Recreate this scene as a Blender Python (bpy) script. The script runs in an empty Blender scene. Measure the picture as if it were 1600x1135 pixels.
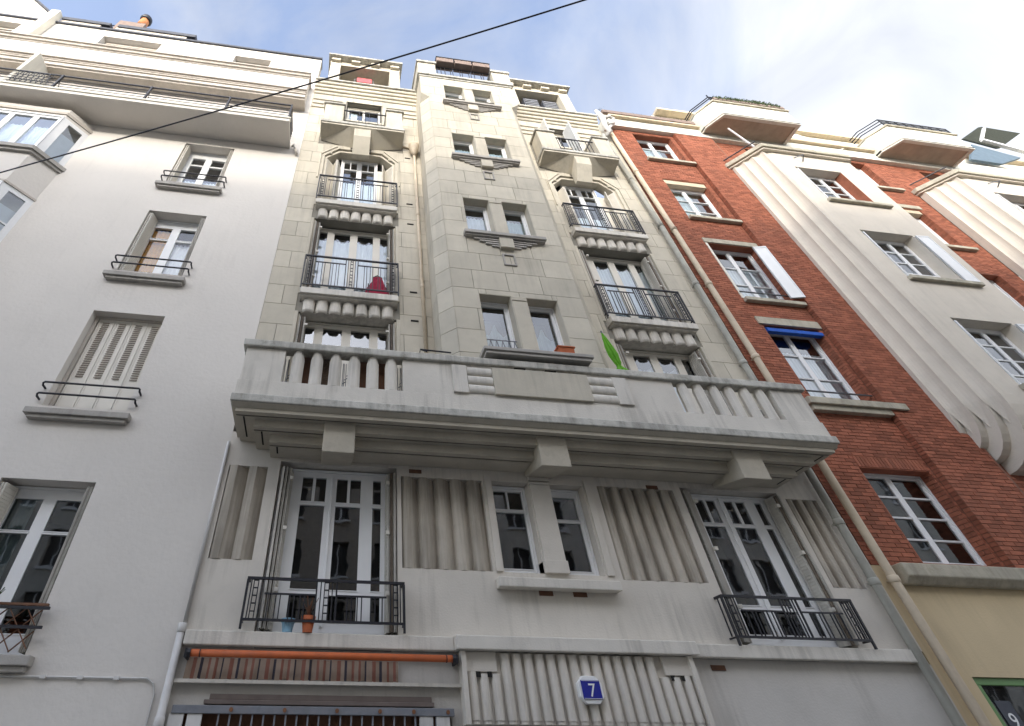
import bpy, math, random
from mathutils import Vector, Matrix
R = math.radians
rnd = random.Random(7)
sc = bpy.context.scene
col = sc.collection

# ------------------------------------------------------------------ camera
cam = bpy.data.cameras.new("camera")
cam_o = bpy.data.objects.new("camera", cam)
col.objects.link(cam_o)
cam.sensor_width = 36
cam.lens = 781 / 1600 * 36
cam.shift_x = (800 - 610) / 1600
cam.shift_y = (500.5 - 567.5) / 1600
cam.clip_start = 0.1
cam.clip_end = 2000
cam_o.location = (0, -7.4, 2.5)
cam_o.rotation_euler = (R(90 + 42.45), 0, R(-7.55))
sc.camera = cam_o

# ------------------------------------------------------------------ sky, sun, exposure
SUN_DIR = Vector((0.35, 1.0, -0.41)).normalized()          # way the light travels
SUN_EL = math.asin(-SUN_DIR.z)
world = bpy.data.worlds.new("World")
sc.world = world
world.use_nodes = True
nt = world.node_tree
for n in list(nt.nodes):
    nt.nodes.remove(n)
def N(t, tree=None, **kw):
    n = (tree or nt).nodes.new(t)
    for k, v in kw.items():
        setattr(n, k, v)
    return n
w_out = N('ShaderNodeOutputWorld')
w_bg = N('ShaderNodeBackground')
w_bg.inputs['Strength'].default_value = 0.15
sky = N('ShaderNodeTexSky')
sky.sky_type = 'NISHITA'
sky.sun_disc = False
sky.sun_elevation = SUN_EL
sky.sun_rotation = math.atan2(-SUN_DIR.x, -SUN_DIR.y)
sky.altitude = 50
sky.air_density = 1.0
sky.dust_density = 2.5
tc = N('ShaderNodeTexCoord')
mp = N('ShaderNodeMapping')
mp.inputs['Scale'].default_value = (1.0, 1.0, 1.5)
mp.inputs['Rotation'].default_value = (0.3, 0.5, 0.4)
nz = N('ShaderNodeTexNoise')
nz.inputs['Scale'].default_value = 1.7
nz.inputs['Detail'].default_value = 9
nz.inputs['Roughness'].default_value = 0.58
nz.inputs['Distortion'].default_value = 0.5
sep = N('ShaderNodeSeparateXYZ')
ma = N('ShaderNodeMath', operation='MULTIPLY')
ma.inputs[1].default_value = 0.24
ad = N('ShaderNodeMath', operation='ADD')
ramp = N('ShaderNodeValToRGB')
ramp.color_ramp.elements[0].position = 0.44
ramp.color_ramp.elements[0].color = (0.25, 0.25, 0.25, 1)
ramp.color_ramp.elements[1].position = 0.72
ramp.color_ramp.elements[1].color = (0.85, 0.85, 0.85, 1)
mixc = N('ShaderNodeMix', data_type='RGBA')
gain = N('ShaderNodeMix', data_type='RGBA', blend_type='MULTIPLY')
gain.inputs[0].default_value = 1.0
gain.inputs[7].default_value = (0.92, 0.99, 1.12, 1)
nt.links.new(tc.outputs['Generated'], mp.inputs['Vector'])
nt.links.new(mp.outputs[0], nz.inputs['Vector'])
nt.links.new(tc.outputs['Generated'], sep.inputs[0])
nt.links.new(sep.outputs[0], ma.inputs[0])
nt.links.new(nz.outputs[0], ad.inputs[0])
nt.links.new(ma.outputs[0], ad.inputs[1])
nt.links.new(ad.outputs[0], ramp.inputs[0])
nt.links.new(ramp.outputs[0], mixc.inputs[0])
nt.links.new(sky.outputs[0], gain.inputs[6])
nt.links.new(gain.outputs[2], mixc.inputs[6])
# clouds scatter the light of the part of the sky they stand in
bw_ = N('ShaderNodeRGBToBW')
cl = N('ShaderNodeVectorMath', operation='SCALE')
cl.inputs[0].default_value = (1.0, 1.01, 1.03)
clm = N('ShaderNodeMath', operation='MULTIPLY_ADD')
clm.inputs[1].default_value = 1.9
clm.inputs[2].default_value = 0.3
nt.links.new(sky.outputs[0], bw_.inputs[0])
nt.links.new(bw_.outputs[0], clm.inputs[0])
nz2 = N('ShaderNodeTexNoise')
nz2.inputs['Scale'].default_value = 3.4
nz2.inputs['Detail'].default_value = 8
nz2.inputs['Distortion'].default_value = 0.8
nt.links.new(mp.outputs[0], nz2.inputs['Vector'])
mr2 = N('ShaderNodeMapRange')
mr2.inputs[1].default_value = 0.3
mr2.inputs[2].default_value = 0.7
mr2.inputs[3].default_value = 0.78
mr2.inputs[4].default_value = 1.12
nt.links.new(nz2.outputs[0], mr2.inputs[0])
cm2 = N('ShaderNodeMath', operation='MULTIPLY')
nt.links.new(clm.outputs[0], cm2.inputs[0])
nt.links.new(mr2.outputs[0], cm2.inputs[1])
nt.links.new(cm2.outputs[0], cl.inputs['Scale'])
nt.links.new(cl.outputs[0], mixc.inputs[7])
nt.links.new(mixc.outputs[2], w_bg.inputs['Color'])
nt.links.new(w_bg.outputs[0], w_out.inputs[0])

sun = bpy.data.lights.new("sun", 'SUN')
sun.energy = 0.52
sun.angle = R(2.0)
sun.color = (1.0, 0.92, 0.78)
sun_o = bpy.data.objects.new("sun", sun)
col.objects.link(sun_o)
sun_o.rotation_euler = SUN_DIR.to_track_quat('-Z', 'Y').to_euler()
sun_o.location = (-10, -30, 40)

sc.view_settings.view_transform = 'Standard'
sc.view_settings.look = 'None'
sc.view_settings.exposure = 1.64
sc.view_settings.gamma = 1.0
sc.view_settings.use_curve_mapping = False
try:
    sc.cycles.max_bounces = 8
    sc.cycles.transparent_max_bounces = 12
    sc.cycles.sample_clamp_indirect = 6
except Exception:
    pass

# ------------------------------------------------------------------ materials
def mat(name, c, rough=0.85, var=0.12, scale=3.0, bump=0.15, bscale=60, streak=0.0, srange=(0.45, 0.75),
        objvar=0.0, metallic=0.0, streak_col=(0.10, 0.09, 0.075), spec=0.3, blot=0.0, blotcol=(0.16, 0.15, 0.12)):
    m = bpy.data.materials.new(name)
    m.use_nodes = True
    t = m.node_tree
    b = t.nodes['Principled BSDF']
    b.inputs['Roughness'].default_value = rough
    b.inputs['Metallic'].default_value = metallic
    b.inputs['Specular IOR Level'].default_value = spec
    geo = N('ShaderNodeNewGeometry', t)
    n1 = N('ShaderNodeTexNoise', t)
    n1.inputs['Scale'].default_value = scale
    n1.inputs['Detail'].default_value = 6
    t.links.new(geo.outputs['Position'], n1.inputs['Vector'])
    mr = N('ShaderNodeMapRange', t)
    mr.inputs[1].default_value = 0.3; mr.inputs[2].default_value = 0.7
    mr.inputs[3].default_value = 1 - var; mr.inputs[4].default_value = 1 + var
    t.links.new(n1.outputs[0], mr.inputs[0])
    val = mr.outputs[0]
    if objvar:
        oi = N('ShaderNodeObjectInfo', t)
        a = N('ShaderNodeMath', t, operation='ADD')
        t.links.new(oi.outputs['Random'], a.inputs[0])
        t.links.new(geo.outputs['Random Per Island'], a.inputs[1])
        f = N('ShaderNodeMath', t, operation='FRACT')
        t.links.new(a.outputs[0], f.inputs[0])
        m2 = N('ShaderNodeMapRange', t)
        m2.inputs[3].default_value = 1 - objvar; m2.inputs[4].default_value = 1 + objvar
        t.links.new(f.outputs[0], m2.inputs[0])
        mu = N('ShaderNodeMath', t, operation='MULTIPLY')
        t.links.new(val, mu.inputs[0]); t.links.new(m2.outputs[0], mu.inputs[1])
        val = mu.outputs[0]
    hsv = N('ShaderNodeVectorMath', t, operation='SCALE')
    hsv.inputs[0].default_value = c
    t.links.new(val, hsv.inputs['Scale'])
    cout = hsv.outputs[0]
    if streak:
        mpn = N('ShaderNodeMapping', t)
        mpn.inputs['Scale'].default_value = (9, 9, 0.55)
        t.links.new(geo.outputs['Position'], mpn.inputs[0])
        n2 = N('ShaderNodeTexNoise', t)
        n2.inputs['Scale'].default_value = 1.0; n2.inputs['Detail'].default_value = 5
        n2.inputs['Roughness'].default_value = 0.65
        t.links.new(mpn.outputs[0], n2.inputs['Vector'])
        n3 = N('ShaderNodeTexNoise', t)
        n3.inputs['Scale'].default_value = 0.9
        t.links.new(geo.outputs['Position'], n3.inputs['Vector'])
        mm = N('ShaderNodeMath', t, operation='MULTIPLY')
        t.links.new(n2.outputs[0], mm.inputs[0]); t.links.new(n3.outputs[0], mm.inputs[1])
        r2 = N('ShaderNodeMapRange', t)
        r2.inputs[1].default_value = srange[0] * 0.5; r2.inputs[2].default_value = srange[1] * 0.5
        r2.inputs[3].default_value = 0; r2.inputs[4].default_value = streak
        t.links.new(mm.outputs[0], r2.inputs[0])
        mx = N('ShaderNodeMix', t, data_type='RGBA')
        mx.inputs[7].default_value = (*streak_col, 1)
        t.links.new(r2.outputs[0], mx.inputs[0]); t.links.new(cout, mx.inputs[6])
        cout = mx.outputs[2]
    if blot:
        n4 = N('ShaderNodeTexNoise', t)
        n4.inputs['Scale'].default_value = 5; n4.inputs['Detail'].default_value = 8
        n4.inputs['Roughness'].default_value = 0.7
        t.links.new(geo.outputs['Position'], n4.inputs['Vector'])
        r3 = N('ShaderNodeMapRange', t)
        r3.inputs[1].default_value = 0.5; r3.inputs[2].default_value = 0.72
        r3.inputs[3].default_value = 0; r3.inputs[4].default_value = blot
        t.links.new(n4.outputs[0], r3.inputs[0])
        mx = N('ShaderNodeMix', t, data_type='RGBA')
        mx.inputs[7].default_value = (*blotcol, 1)
        t.links.new(r3.outputs[0], mx.inputs[0]); t.links.new(cout, mx.inputs[6])
        cout = mx.outputs[2]
    t.links.new(cout, b.inputs['Base Color'])
    if bump:
        nb = N('ShaderNodeTexNoise', t)
        nb.inputs['Scale'].default_value = bscale; nb.inputs['Detail'].default_value = 4
        t.links.new(geo.outputs['Position'], nb.inputs['Vector'])
        bp = N('ShaderNodeBump', t)
        bp.inputs['Strength'].default_value = bump
        bp.inputs['Distance'].default_value = 0.01
        t.links.new(nb.outputs[0], bp.inputs['Height'])
        t.links.new(bp.outputs[0], b.inputs['Normal'])
    return m

def glass_mat(name, tint=(0.82, 0.88, 0.88), refl=1.0):
    m = bpy.data.materials.new(name)
    m.use_nodes = True
    t = m.node_tree
    for n in list(t.nodes):
        t.nodes.remove(n)
    o = N('ShaderNodeOutputMaterial', t)
    mx = N('ShaderNodeMixShader', t)
    tr = N('ShaderNodeBsdfTransparent', t); tr.inputs[0].default_value = (*tint, 1)
    gl = N('ShaderNodeBsdfGlossy', t); gl.inputs['Roughness'].default_value = 0.02
    gl.inputs[0].default_value = (0.95, 0.97, 1, 1)
    fr = N('ShaderNodeFresnel', t); fr.inputs[0].default_value = 1.52
    m1 = N('ShaderNodeMath', t, operation='MULTIPLY_ADD')
    m1.inputs[1].default_value = 2.3 * refl; m1.inputs[2].default_value = 0.05
    m1.use_clamp = True
    geo = N('ShaderNodeNewGeometry', t)
    nb = N('ShaderNodeTexNoise', t); nb.inputs['Scale'].default_value = 2.2
    t.links.new(geo.outputs['Position'], nb.inputs['Vector'])
    bp = N('ShaderNodeBump', t); bp.inputs['Strength'].default_value = 0.08; bp.inputs['Distance'].default_value = 0.02
    t.links.new(nb.outputs[0], bp.inputs['Height'])
    t.links.new(bp.outputs[0], gl.inputs['Normal'])
    t.links.new(fr.outputs[0], m1.inputs[0])
    t.links.new(m1.outputs[0], mx.inputs[0]); t.links.new(tr.outputs[0], mx.inputs[1]); t.links.new(gl.outputs[0], mx.inputs[2])
    t.links.new(mx.outputs[0], o.inputs[0])
    return m

M = {}
M['stone'] = mat('ashlar_stone', (0.53, 0.485, 0.395), 0.9, 0.07, 2.0, 0.25, 70, 0.22, (0.5, 0.85), objvar=0.08, blot=0.10)
M['joint'] = mat('stone_joint', (0.24, 0.225, 0.19), 0.95)
M['render_grey'] = mat('painted_render', (0.63, 0.585, 0.515), 0.9, 0.05, 1.5, 0.3, 40, 0.30, (0.55, 0.9), blot=0.08)
M['render_ground'] = mat('ground_floor_render', (0.55, 0.52, 0.475), 0.9, 0.06, 1.2, 0.3, 40, 0.25, (0.55, 0.9), blot=0.10)
M['concrete'] = mat('balcony_concrete', (0.65, 0.61, 0.54), 0.9, 0.07, 2.5, 0.3, 50, 0.3, (0.5, 0.8), blot=0.16)
M['coping'] = mat('weathered_coping', (0.54, 0.52, 0.465), 0.92, 0.12, 4, 0.5, 50, 0.4, (0.42, 0.72), blot=0.7, blotcol=(0.13, 0.125, 0.09))
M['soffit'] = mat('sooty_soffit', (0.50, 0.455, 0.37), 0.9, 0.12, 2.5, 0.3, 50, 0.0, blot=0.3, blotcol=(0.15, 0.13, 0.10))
M['fluted'] = mat('dirty_fluted_plaster', (0.51, 0.46, 0.385), 0.9, 0.06, 3, 0.3, 50, 0.6, (0.36, 0.72), objvar=0.04, blot=0.15, streak_col=(0.13, 0.11, 0.085))
M['white_wall'] = mat('white_smooth_render', (0.665, 0.625, 0.57), 0.9, 0.03, 0.8, 0.6, 14, 0.07, (0.6, 0.95), blot=0.04)
M['white_trim'] = mat('white_building_trim', (0.52, 0.47, 0.41), 0.9, 0.08, 4, 0.2, 50, 0.2)
M['sill'] = mat('grey_sill_stone', (0.40, 0.375, 0.34), 0.9, 0.12, 5, 0.3, 60, 0.2, blot=0.3)
M['frame_white'] = mat('white_window_paint', (0.78, 0.78, 0.77), 0.5, 0.03, 3, 0.0, spec=0.5)
M['frame_cream'] = mat('cream_window_paint', (0.66, 0.62, 0.54), 0.55, 0.04, 3, 0.0, spec=0.5)
M['shutter'] = mat('folded_metal_shutter', (0.55, 0.52, 0.46), 0.6, 0.1, 6, 0.1, 40, 0.35)
M['shutter_brown'] = mat('dark_brown_shutter', (0.21, 0.17, 0.13), 0.7, 0.2, 8, 0.1, 40)  # dark brown of the middle leaves and the drawn louvre slots
M['iron'] = mat('black_wrought_iron', (0.012, 0.012, 0.017), 0.5, 0.1, 10, 0.0, spec=0.5)
M['iron_grey'] = mat('faded_grey_iron', (0.20, 0.21, 0.23), 0.6, 0.15, 10, 0.1, 60, blot=0.3, blotcol=(0.16, 0.08, 0.05))
M['brick'] = mat('red_brick', (0.31, 0.108, 0.062), 0.9, 0.16, 6, 0.3, 90, 0.15, (0.5, 0.85), objvar=0.24, blot=0.15, blotcol=(0.24, 0.085, 0.05))
M['mortar'] = mat('dark_mortar', (0.22, 0.12, 0.085), 0.95, 0.1, 8)
M['bay_white'] = mat('cream_bay_render', (0.64, 0.58, 0.49), 0.9, 0.04, 1.5, 0.3, 40, 0.10, (0.55, 0.9), blot=0.08)
M['frieze'] = mat('cream_frieze', (0.72, 0.69, 0.60), 0.9, 0.05, 2, 0.2, 40, 0.15)
M['cream_trim'] = mat('yellow_cream_moulding', (0.60, 0.50, 0.36), 0.9, 0.08, 3, 0.2, 40, 0.25)
M['ochre'] = mat('ochre_ground_render', (0.60, 0.48, 0.30), 0.9, 0.05, 1.5, 0.25, 40, 0.12)
M['beige_stone'] = mat('weathered_beige_stone', (0.46, 0.42, 0.33), 0.9, 0.12, 4, 0.4, 60, 0.3, blot=0.5, blotcol=(0.22, 0.19, 0.13))
M['brown_soffit'] = mat('brown_balcony_soffit', (0.43, 0.35, 0.27), 0.9, 0.15, 2, 0.2, 40, blot=0.25)
M['zinc'] = mat('grey_zinc_pipe', (0.38, 0.37, 0.32), 0.6, 0.1, 6, 0.1, 40, 0.35)
M['pipe_cream'] = mat('cream_painted_pipe', (0.60, 0.50, 0.37), 0.6, 0.08, 6, 0.1, 40, 0.25)
M['pipe_white'] = mat('white_painted_pipe', (0.62, 0.60, 0.57), 0.6, 0.08, 6, 0.1, 40, 0.3)
M['roof'] = mat('dark_slate_edge', (0.07, 0.075, 0.09), 0.7, 0.15, 6, 0.2, 30)
M['dark'] = mat('dark_gap', (0.02, 0.019, 0.017), 0.95)
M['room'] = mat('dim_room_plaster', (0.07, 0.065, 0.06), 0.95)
M['glass'] = glass_mat('window_glass')
M['glass_dark'] = glass_mat('old_window_glass', (0.55, 0.6, 0.58), 0.6)
M['glass_clear'] = glass_mat('clear_window_glass', (0.92, 0.94, 0.93), 0.3)
M['net'] = mat('white_net_curtain', (0.84, 0.87, 0.93), 0.9, 0.03, 8, 0.0)
M['curtain_blue'] = mat('blue_grey_curtain', (0.45, 0.55, 0.58), 0.9, 0.05, 8, 0.0)
M['curtain_ochre'] = mat('ochre_curtain', (0.62, 0.33, 0.06), 0.9, 0.1, 8, 0.0)
M['orange'] = mat('orange_awning_tube', (0.55, 0.13, 0.04), 0.55, 0.1, 6, 0.0, streak=0.2)
M['awn_beige'] = mat('awning_beige_cloth', (0.30, 0.225, 0.17), 0.9, 0.1, 8)
M['awn_red'] = mat('awning_red_stripe', (0.24, 0.105, 0.075), 0.9, 0.1, 8)
M['awn_dark'] = mat('awning_dark_stripe', (0.045, 0.04, 0.05), 0.9, 0.1, 8)
M['wood'] = mat('brown_board', (0.17, 0.085, 0.05), 0.8, 0.2, 8, 0.2, 40, 0.2)
M['reed'] = mat('reed_screen', (0.16, 0.12, 0.085), 0.9, 0.35, 40, 0.2, 80)
M['blue_enamel'] = mat('blue_enamel', (0.012, 0.02, 0.27), 0.25, 0.03, 4, 0.0, spec=0.6)
M['enamel_white'] = mat('white_enamel', (0.8, 0.8, 0.78), 0.3, 0.02, 4, 0.0)
M['terracotta'] = mat('terracotta', (0.46, 0.13, 0.055), 0.8, 0.1, 8, 0.1)
M['blue_pot'] = mat('pale_blue_glaze', (0.28, 0.50, 0.66), 0.4, 0.05, 8, 0.0)
M['lime'] = mat('lime_green_cloth', (0.13, 0.36, 0.025), 0.8, 0.1, 8, 0.1)
M['crimson'] = mat('crimson_cloth', (0.36, 0.025, 0.06), 0.85, 0.15, 8, 0.1)
M['pinkred'] = mat('coral_cloth', (0.62, 0.11, 0.12), 0.85, 0.1, 8, 0.0)
M['blue_cloth'] = mat('blue_blind_cloth', (0.015, 0.09, 0.42), 0.7, 0.1, 8, 0.0)
M['planter_brown'] = mat('brown_planter', (0.22, 0.165, 0.14), 0.8, 0.15, 6, 0.1)
M['plant'] = mat('hedge_leaf', (0.055, 0.075, 0.03), 0.8, 0.4, 20, 0.0)
M['green_frame'] = mat('green_shop_paint', (0.13, 0.25, 0.09), 0.5, 0.06, 6, 0.0)
M['brown_tin'] = mat('brown_roller_box', (0.15, 0.12, 0.105), 0.6, 0.15, 6, 0.1)
M['canvas_blue'] = mat('faded_blue_grey_sheet', (0.09, 0.13, 0.17), 0.7, 0.1, 6, 0.0)
M['dark_green_canvas'] = mat('dark_green_canvas', (0.022, 0.026, 0.018), 0.9, 0.4, 12, 0.0)
M['asphalt'] = mat('asphalt', (0.09, 0.088, 0.085), 0.9, 0.2, 20, 0.4, 200)
M['paving'] = mat('pavement_slabs', (0.36, 0.35, 0.33), 0.9, 0.15, 10, 0.3, 100)
M['opp_wall'] = mat('opposite_limestone', (0.60, 0.57, 0.51), 0.9, 0.1, 2, 0.2, 40, 0.2)
M['opp_brick'] = mat('opposite_brick', (0.42, 0.37, 0.31), 0.9, 0.15, 6, 0.2, 60)
M['copper'] = mat('rusty_awning_fitting', (0.20, 0.09, 0.045), 0.6, 0.2, 10, 0.1)

# ------------------------------------------------------------------ mesh helpers
class MB:
    def __init__(s):
        s.v = []; s.f = []
    def quad(s, a, b, c, d):
        i = len(s.v); s.v += [a, b, c, d]; s.f.append((i, i+1, i+2, i+3))
    def poly(s, pts):
        i = len(s.v); s.v += list(pts); s.f.append(tuple(range(i, i+len(pts))))
    def box(s, x0, x1, y0, y1, z0, z1):
        if x0 > x1: x0, x1 = x1, x0
        if y0 > y1: y0, y1 = y1, y0
        if z0 > z1: z0, z1 = z1, z0
        i = len(s.v)
        s.v += [(x0,y0,z0),(x1,y0,z0),(x1,y1,z0),(x0,y1,z0),(x0,y0,z1),(x1,y0,z1),(x1,y1,z1),(x0,y1,z1)]
        for q in ((0,3,2,1),(4,5,6,7),(0,1,5,4),(1,2,6,5),(2,3,7,6),(3,0,4,7)):
            s.f.append(tuple(i+k for k in q))
        return s
    def bar(s, p0, p1, w, h=None, up=(0, 0, 1)):
        h = h or w
        p0 = Vector(p0); p1 = Vector(p1)
        d = (p1-p0).normalized(); u = Vector(up)
        if abs(d.dot(u)) > 0.95: u = Vector((0, 1, 0))
        a = d.cross(u).normalized()*w/2; b = a.cross(d).normalized()*h/2
        i = len(s.v)
        for p in (p0, p1):
            for q in (-a-b, a-b, a+b, -a+b):
                s.v.append(tuple(p+q))
        for q in ((0,1,5,4),(1,2,6,5),(2,3,7,6),(3,0,4,7),(3,2,1,0),(4,5,6,7)):
            s.f.append(tuple(i+k for k in q))
        return s
    def prism(s, poly, z0, z1):
        """plan polygon (x,y) counter-clockwise from above, extruded in z"""
        i = len(s.v); n = len(poly)
        s.v += [(x, y, z0) for x, y in poly] + [(x, y, z1) for x, y in poly]
        s.f.append(tuple(i+k for k in reversed(range(n))))
        s.f.append(tuple(i+n+k for k in range(n)))
        for k in range(n):
            j = (k+1) % n
            s.f.append((i+k, i+j, i+n+j, i+n+k))
        return s
    def prism_x(s, poly, x0, x1):
        """(y,z) polygon extruded along x"""
        i = len(s.v); n = len(poly)
        s.v += [(x0, y, z) for y, z in poly] + [(x1, y, z) for y, z in poly]
        s.f.append(tuple(i+k for k in reversed(range(n))))
        s.f.append(tuple(i+n+k for k in range(n)))
        for k in range(n):
            j = (k+1) % n
            s.f.append((i+k, i+j, i+n+j, i+n+k))
        return s
    def prism_y(s, poly, y0, y1):
        """(x,z) polygon extruded along y"""
        i = len(s.v); n = len(poly)
        s.v += [(x, y0, z) for x, z in poly] + [(x, y1, z) for x, z in poly]
        s.f.append(tuple(i+k for k in range(n)))
        s.f.append(tuple(i+n+k for k in reversed(range(n))))
        for k in range(n):
            j = (k+1) % n
            s.f.append((i+k, i+n+k, i+n+j, i+j))
        return s
    def tube(s, pts, r, n=10, closed=True):
        pts = [Vector(p) for p in pts]
        rings = []
        for k, p in enumerate(pts):
            d = (pts[min(k+1, len(pts)-1)] - pts[max(k-1, 0)]).normalized()
            u = Vector((0, 0, 1)) if abs(d.z) < 0.9 else Vector((0, 1, 0))
            a = d.cross(u).normalized(); b = a.cross(d).normalized()
            rr = r[k] if isinstance(r, (list, tuple)) else r
            i = len(s.v)
            for j in range(n):
                t = 2*math.pi*j/n
                s.v.append(tuple(p + a*math.cos(t)*rr + b*math.sin(t)*rr))
            rings.append(i)
        for a0, b0 in zip(rings, rings[1:]):
            for j in range(n):
                k = (j+1) % n
                s.f.append((a0+j, a0+k, b0+k, b0+j))
        s.f.append(tuple(rings[0]+j for j in reversed(range(n))))
        s.f.append(tuple(rings[-1]+j for j in range(n)))
        return s
    def mesh(s, name, m, origin=(0, 0, 0), smooth=False):
        me = bpy.data.meshes.new(name)
        ox, oy, oz = origin
        me.from_pydata([(x-ox, y-oy, z-oz) for x, y, z in s.v], [], s.f)
        me.materials.append(m)
        import bmesh
        b = bmesh.new(); b.from_mesh(me)
        bmesh.ops.recalc_face_normals(b, faces=b.faces)
        b.to_mesh(me); b.free()
        if smooth:
            for p in me.polygons: p.use_smooth = True
        me.update()
        return me
    def build(s, name, m, parent=None, smooth=False, bevel=0.0, kind=None):
        xs = [v[0] for v in s.v]; ys = [v[1] for v in s.v]; zs = [v[2] for v in s.v]
        o = ((min(xs)+max(xs))/2, (min(ys)+max(ys))/2, min(zs))
        me = s.mesh(name, m, o, smooth)
        ob = put(name, me, o, parent)
        if bevel:
            md = ob.modifiers.new('bevel', 'BEVEL'); md.width = bevel; md.segments = 2; md.limit_method = 'ANGLE'
        if kind: ob['kind'] = kind
        return ob
    def each(s, name, m, parent=None, bevel=0.0):
        """every box as an object of its own"""
        for k in range(0, len(s.v), 8):
            q = MB(); q.v = s.v[k:k+8]; q.f = [tuple(i-k for i in f) for f in s.f if k <= f[0] < k+8]
            q.build(name, m, parent, bevel=bevel)
WL = {}
def put(name, me, loc, parent=None, rz=0.0, scale=None):
    ob = bpy.data.objects.new(name, me)
    col.objects.link(ob)
    loc = Vector(loc)
    WL[ob.name] = loc
    if parent:
        ob.parent = parent
        ob.location = loc - WL[parent.name]
    else:
        ob.location = loc
    if rz: ob.rotation_euler.z = rz
    if scale: ob.scale = scale
    return ob
def root(name, loc):
    return put(name, None, loc)
def tag(o, label=None, cat=None, group=None, kind=None):
    if label: o['label'] = label
    if cat: o['category'] = cat
    if group: o['group'] = group
    if kind: o['kind'] = kind
    return o
def holes_quads(mb, x0, x1, z0, z1, holes, yf, yb, back=False):
    """front skin with rectangular openings and their reveals"""
    xs = sorted(set([x0, x1] + [h[0] for h in holes] + [h[1] for h in holes]))
    zs = sorted(set([z0, z1] + [h[2] for h in holes] + [h[3] for h in holes]))
    xs = [x for x in xs if x0 <= x <= x1]; zs = [z for z in zs if z0 <= z <= z1]
    for a, b in zip(xs, xs[1:]):
        for c, d in zip(zs, zs[1:]):
            mx, mz = (a+b)/2, (c+d)/2
            if any(h[0] < mx < h[1] and h[2] < mz < h[3] for h in holes): continue
            mb.quad((a, yf, c), (b, yf, c), (b, yf, d), (a, yf, d))
            if back: mb.quad((a, yb, d), (b, yb, d), (b, yb, c), (a, yb, c))
    for h in holes:
        a, b, c, d = h
        mb.quad((a, yf, c), (a, yb, c), (a, yb, d), (a, yf, d))
        mb.quad((b, yf, c), (b, yf, d), (b, yb, d), (b, yb, c))
        mb.quad((a, yf, d), (b, yf, d), (b, yb, d), (a, yb, d))
        mb.quad((a, yf, c), (a, yb, c), (b, yb, c), (b, yf, c))
    mb.quad((x0, yf, z0), (x0, yf, z1), (x0, yb, z1), (x0, yb, z0))
    mb.quad((x1, yf, z0), (x1, yb, z0), (x1, yb, z1), (x1, yf, z1))
    mb.quad((x0, yf, z1), (x1, yf, z1), (x1, yb, z1), (x0, yb, z1))
    mb.quad((x0, yf, z0), (x0, yb, z0), (x1, yb, z0), (x1, yf, z0))
def curtain(parent, x0, x1, z0, z1, y, m, wave=0.02, n=None, scallop=0.0, name='curtain'):
    mb = MB(); w = x1-x0
    n = n or max(8, int(w/0.025))
    def P(k, z):
        t = k/n
        return (x0+w*t, y+wave*math.sin(t*w*70)+wave*0.5*math.sin(t*w*31+1), z)
    for k in range(n):
        def zt(kk):
            return z1 - scallop*abs(math.sin(kk/n*math.pi*max(1, round(w/0.35))))
        mb.quad(P(k, z0), P(k+1, z0), P(k+1, zt(k+1)), P(k, zt(k)))
    o = mb.build(name, m, parent, smooth=False)
    return o
def window(parent, x0, x1, z0, z1, y, panes, fm, gm='glass', room=True, depth=0.05, cur=None, name='window', edge=True):
    mb = MB()
    holes_quads(mb, x0, x1, z0, z1, panes, y, y+depth, back=True)
    if edge:
        e = 0.035
        mb.box(x0, x1, y-0.025, y-0.002, z1-e, z1); mb.box(x0, x1, y-0.025, y-0.002, z0, z0+e)
        mb.box(x0, x0+e, y-0.025, y-0.002, z0+e, z1-e); mb.box(x1-e, x1, y-0.025, y-0.002, z0+e, z1-e)
        for h in panes:          # sash bead round every light
            b = 0.012
            mb.box(h[0]-b, h[1]+b, y-0.010, y-0.001, h[3], h[3]+b)
            mb.box(h[0]-b, h[1]+b, y-0.010, y-0.001, h[2]-b, h[2])
    wob = mb.build(name, fm, parent)
    for h in panes:
        g = MB(); g.quad((h[0], y+0.022, h[2]), (h[1], y+0.022, h[2]), (h[1], y+0.022, h[3]), (h[0], y+0.022, h[3]))
        g.build('pane', M[gm], wob)
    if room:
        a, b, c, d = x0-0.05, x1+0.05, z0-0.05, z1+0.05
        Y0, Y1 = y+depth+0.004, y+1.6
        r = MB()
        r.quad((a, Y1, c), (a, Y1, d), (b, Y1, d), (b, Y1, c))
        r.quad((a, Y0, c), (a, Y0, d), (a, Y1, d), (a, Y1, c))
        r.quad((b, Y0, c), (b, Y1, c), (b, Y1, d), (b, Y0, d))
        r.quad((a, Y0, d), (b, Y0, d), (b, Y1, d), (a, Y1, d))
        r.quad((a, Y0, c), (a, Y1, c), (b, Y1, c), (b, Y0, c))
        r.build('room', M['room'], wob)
    if cur:
        for (cx0, cx1, cz0, cz1, cm, sca) in cur:
            curtain(wob, cx0, cx1, cz0, cz1, y+0.10, M[cm], 0.012, scallop=sca)
    return wob
def louvre_leaf(mb, p0, p1, z0, z1, th=0.03, slats=0, solid=0.0):
    """a vertical leaf between plan points p0 and p1 with slats standing proud on both faces"""
    p0 = Vector((*p0, 0)); p1 = Vector((*p1, 0))
    d = (p1-p0).normalized(); n = Vector((-d.y, d.x, 0))
    def slab(a, b, za, zb, t):
        q = [p0+d*a - n*t/2, p0+d*b - n*t/2, p0+d*b + n*t/2, p0+d*a + n*t/2]
        mb.prism([(v.x, v.y) for v in q], za, zb)
    L = (p1-p0).length
    slab(0, L, z0, z1, th*0.5)
    slab(0, 0.025, z0, z1, th); slab(L-0.025, L, z0, z1, th)
    slab(0.025, L-0.025, z0, z0+0.05+solid, th); slab(0.025, L-0.025, z1-0.05, z1, th)
    zz = z0+0.08+solid
    while slats and zz < z1-0.08:
        slab(0.03, L-0.03, zz, zz+0.018, th*1.05); zz += 0.045

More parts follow.
